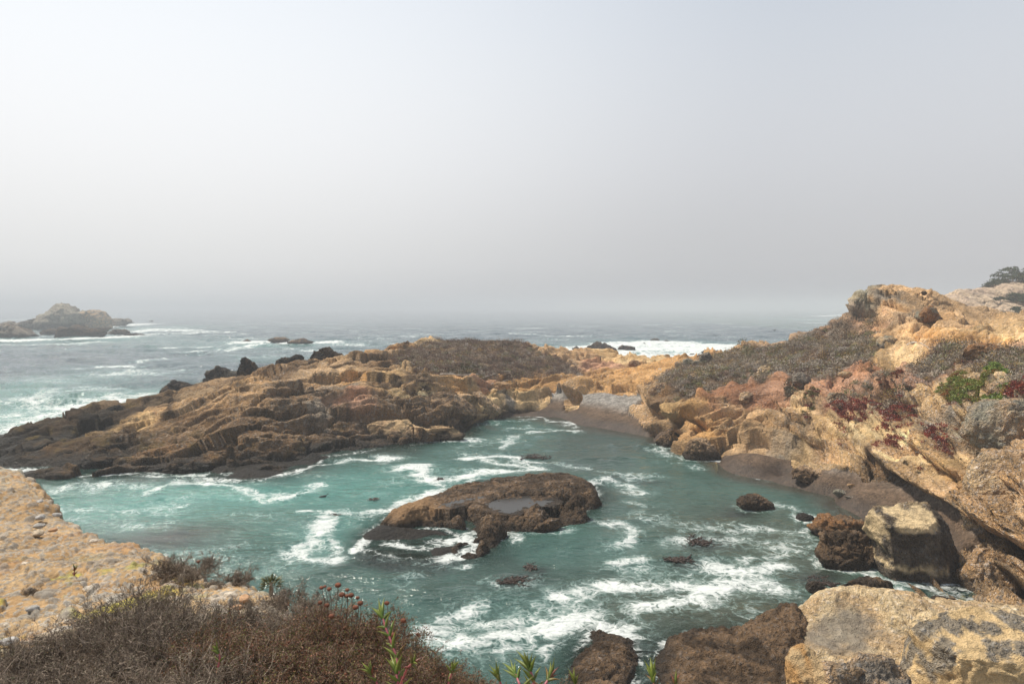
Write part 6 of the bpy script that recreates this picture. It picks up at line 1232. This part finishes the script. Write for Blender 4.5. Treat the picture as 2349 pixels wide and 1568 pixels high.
# dried flower heads on wiry stalks
v_, f_ = ICO[4]; hv = v_ * (1 + .3 * fbm(v_ * 4, 3) + .12 * (.5 - worley(v_ * 3)[0]))[:, None] * [1, 1, .7]
HM = mesh_np("flower_head", hv * .016, f_, M_TWIG, None, np.tile([.15, .055, .03], (len(hv), 1)) * (1 + .5 * fbm(v_ * 5, 2))[:, None])
for j, (u, v, yd, u0, v0, s, lb) in enumerate(((775,1341,3.9,768,1400,1.15,"highest and largest rust coloured seed head over the water"), (737,1347,3.9,745,1400,.8,"rust seed head on the far left of the group"), (745,1344,4.0,752,1400,.6,"small seed head just right of the far left one"), (755,1350,3.9,760,1405,.9,"flattened seed head left of the highest one"), (784,1363,3.8,780,1410,1.15,"dark seed head below the highest one"), (796,1352,3.9,795,1410,.75,"seed head up and right of the dark one"), (795,1366,3.8,795,1415,.8,"seed head directly under the right-hand pair"), (805,1364,3.8,808,1420,1.0,"seed head right of the dark one"), (826,1382,3.7,825,1425,1.0,"seed head on the right slope of the group"), (820,1370,3.75,820,1420,.7,"small seed head above the right slope one"),
                                               (734,1381,3.8,738,1420,.8,"seed head low on the left against the water"), (750,1387,3.8,752,1425,.9,"seed head low in the brush left of centre"), (887,1382,3.3,885,1430,.8,"seed head next to the tip of the tall ice plant"), (815,1392,3.6,815,1440,1.0,"seed head sunk in the twigs under the group"), (925,1422,3.1,925,1470,.8,"seed head right of the tall ice plant shoot"), (455,1295 - 8,6.4,452,1325,1.2,"pinkish branching seed head on the brink above the dead shrub"), (900,1455,3.0,900,1500,.8,"seed head beside the middle of the pink stem"), (760,1412,3.5,760,1450,.9,"seed head half hidden in the left brush"))):
    top = PY(u, v, yd); bot = PY(u0, v0, yd + .02); root = bpy.data.objects.new("dried_flower", None); C.objects.link(root); root.location = bot; root['label'] = lb; root['category'] = 'dried flower'; root['group'] = 'rust coloured seed heads above the brush'
    vec = top - bot; pth = np.array([vec * t + np.array([math.sin(t * 3) * .006, 0, 0]) for t in np.linspace(-.3, 1, 9)]); V, F = tube(pth, .0022, .0014, 5, .05, j)
    add("stalk", mesh_np("stalk", V, fixq(F), M_TWIG, None, np.tile([.16, .09, .06], (len(V), 1))), root); o = add("flower_head", HM, root); o.location = pth[-1]; o.scale = (s,) * 3
# ------------------------------------------------------------------ sea fog
hm = bpy.data.materials.new("sea_haze"); hm.use_nodes = True; ht = hm.node_tree; ht.nodes.clear()
hv_ = ht.nodes.new('ShaderNodeVolumePrincipled'); hv_.inputs['Color'].default_value = (.72, .745, .78, 1); hv_.inputs['Density'].default_value = HAZE; hv_.inputs['Anisotropy'].default_value = .0
ho = ht.nodes.new('ShaderNodeOutputMaterial'); ht.links.new(hv_.outputs[0], ho.inputs['Volume'])
bx0, bx1, by0, by1, bz0, bz1 = -12500, 12500, -60, 15500, -5.5, 42
HVv = np.array([(x, y, z) for x in (bx0, bx1) for y in (by0, by1) for z in (bz0, bz1)], float)
HFf = np.array([(0, 1, 3, 2), (4, 6, 7, 5), (0, 4, 5, 1), (2, 3, 7, 6), (0, 2, 6, 4), (1, 5, 7, 3)])
hz_o = add("haze", mesh_np("haze", HVv, HFf, hm, smooth=False), kind='stuff')
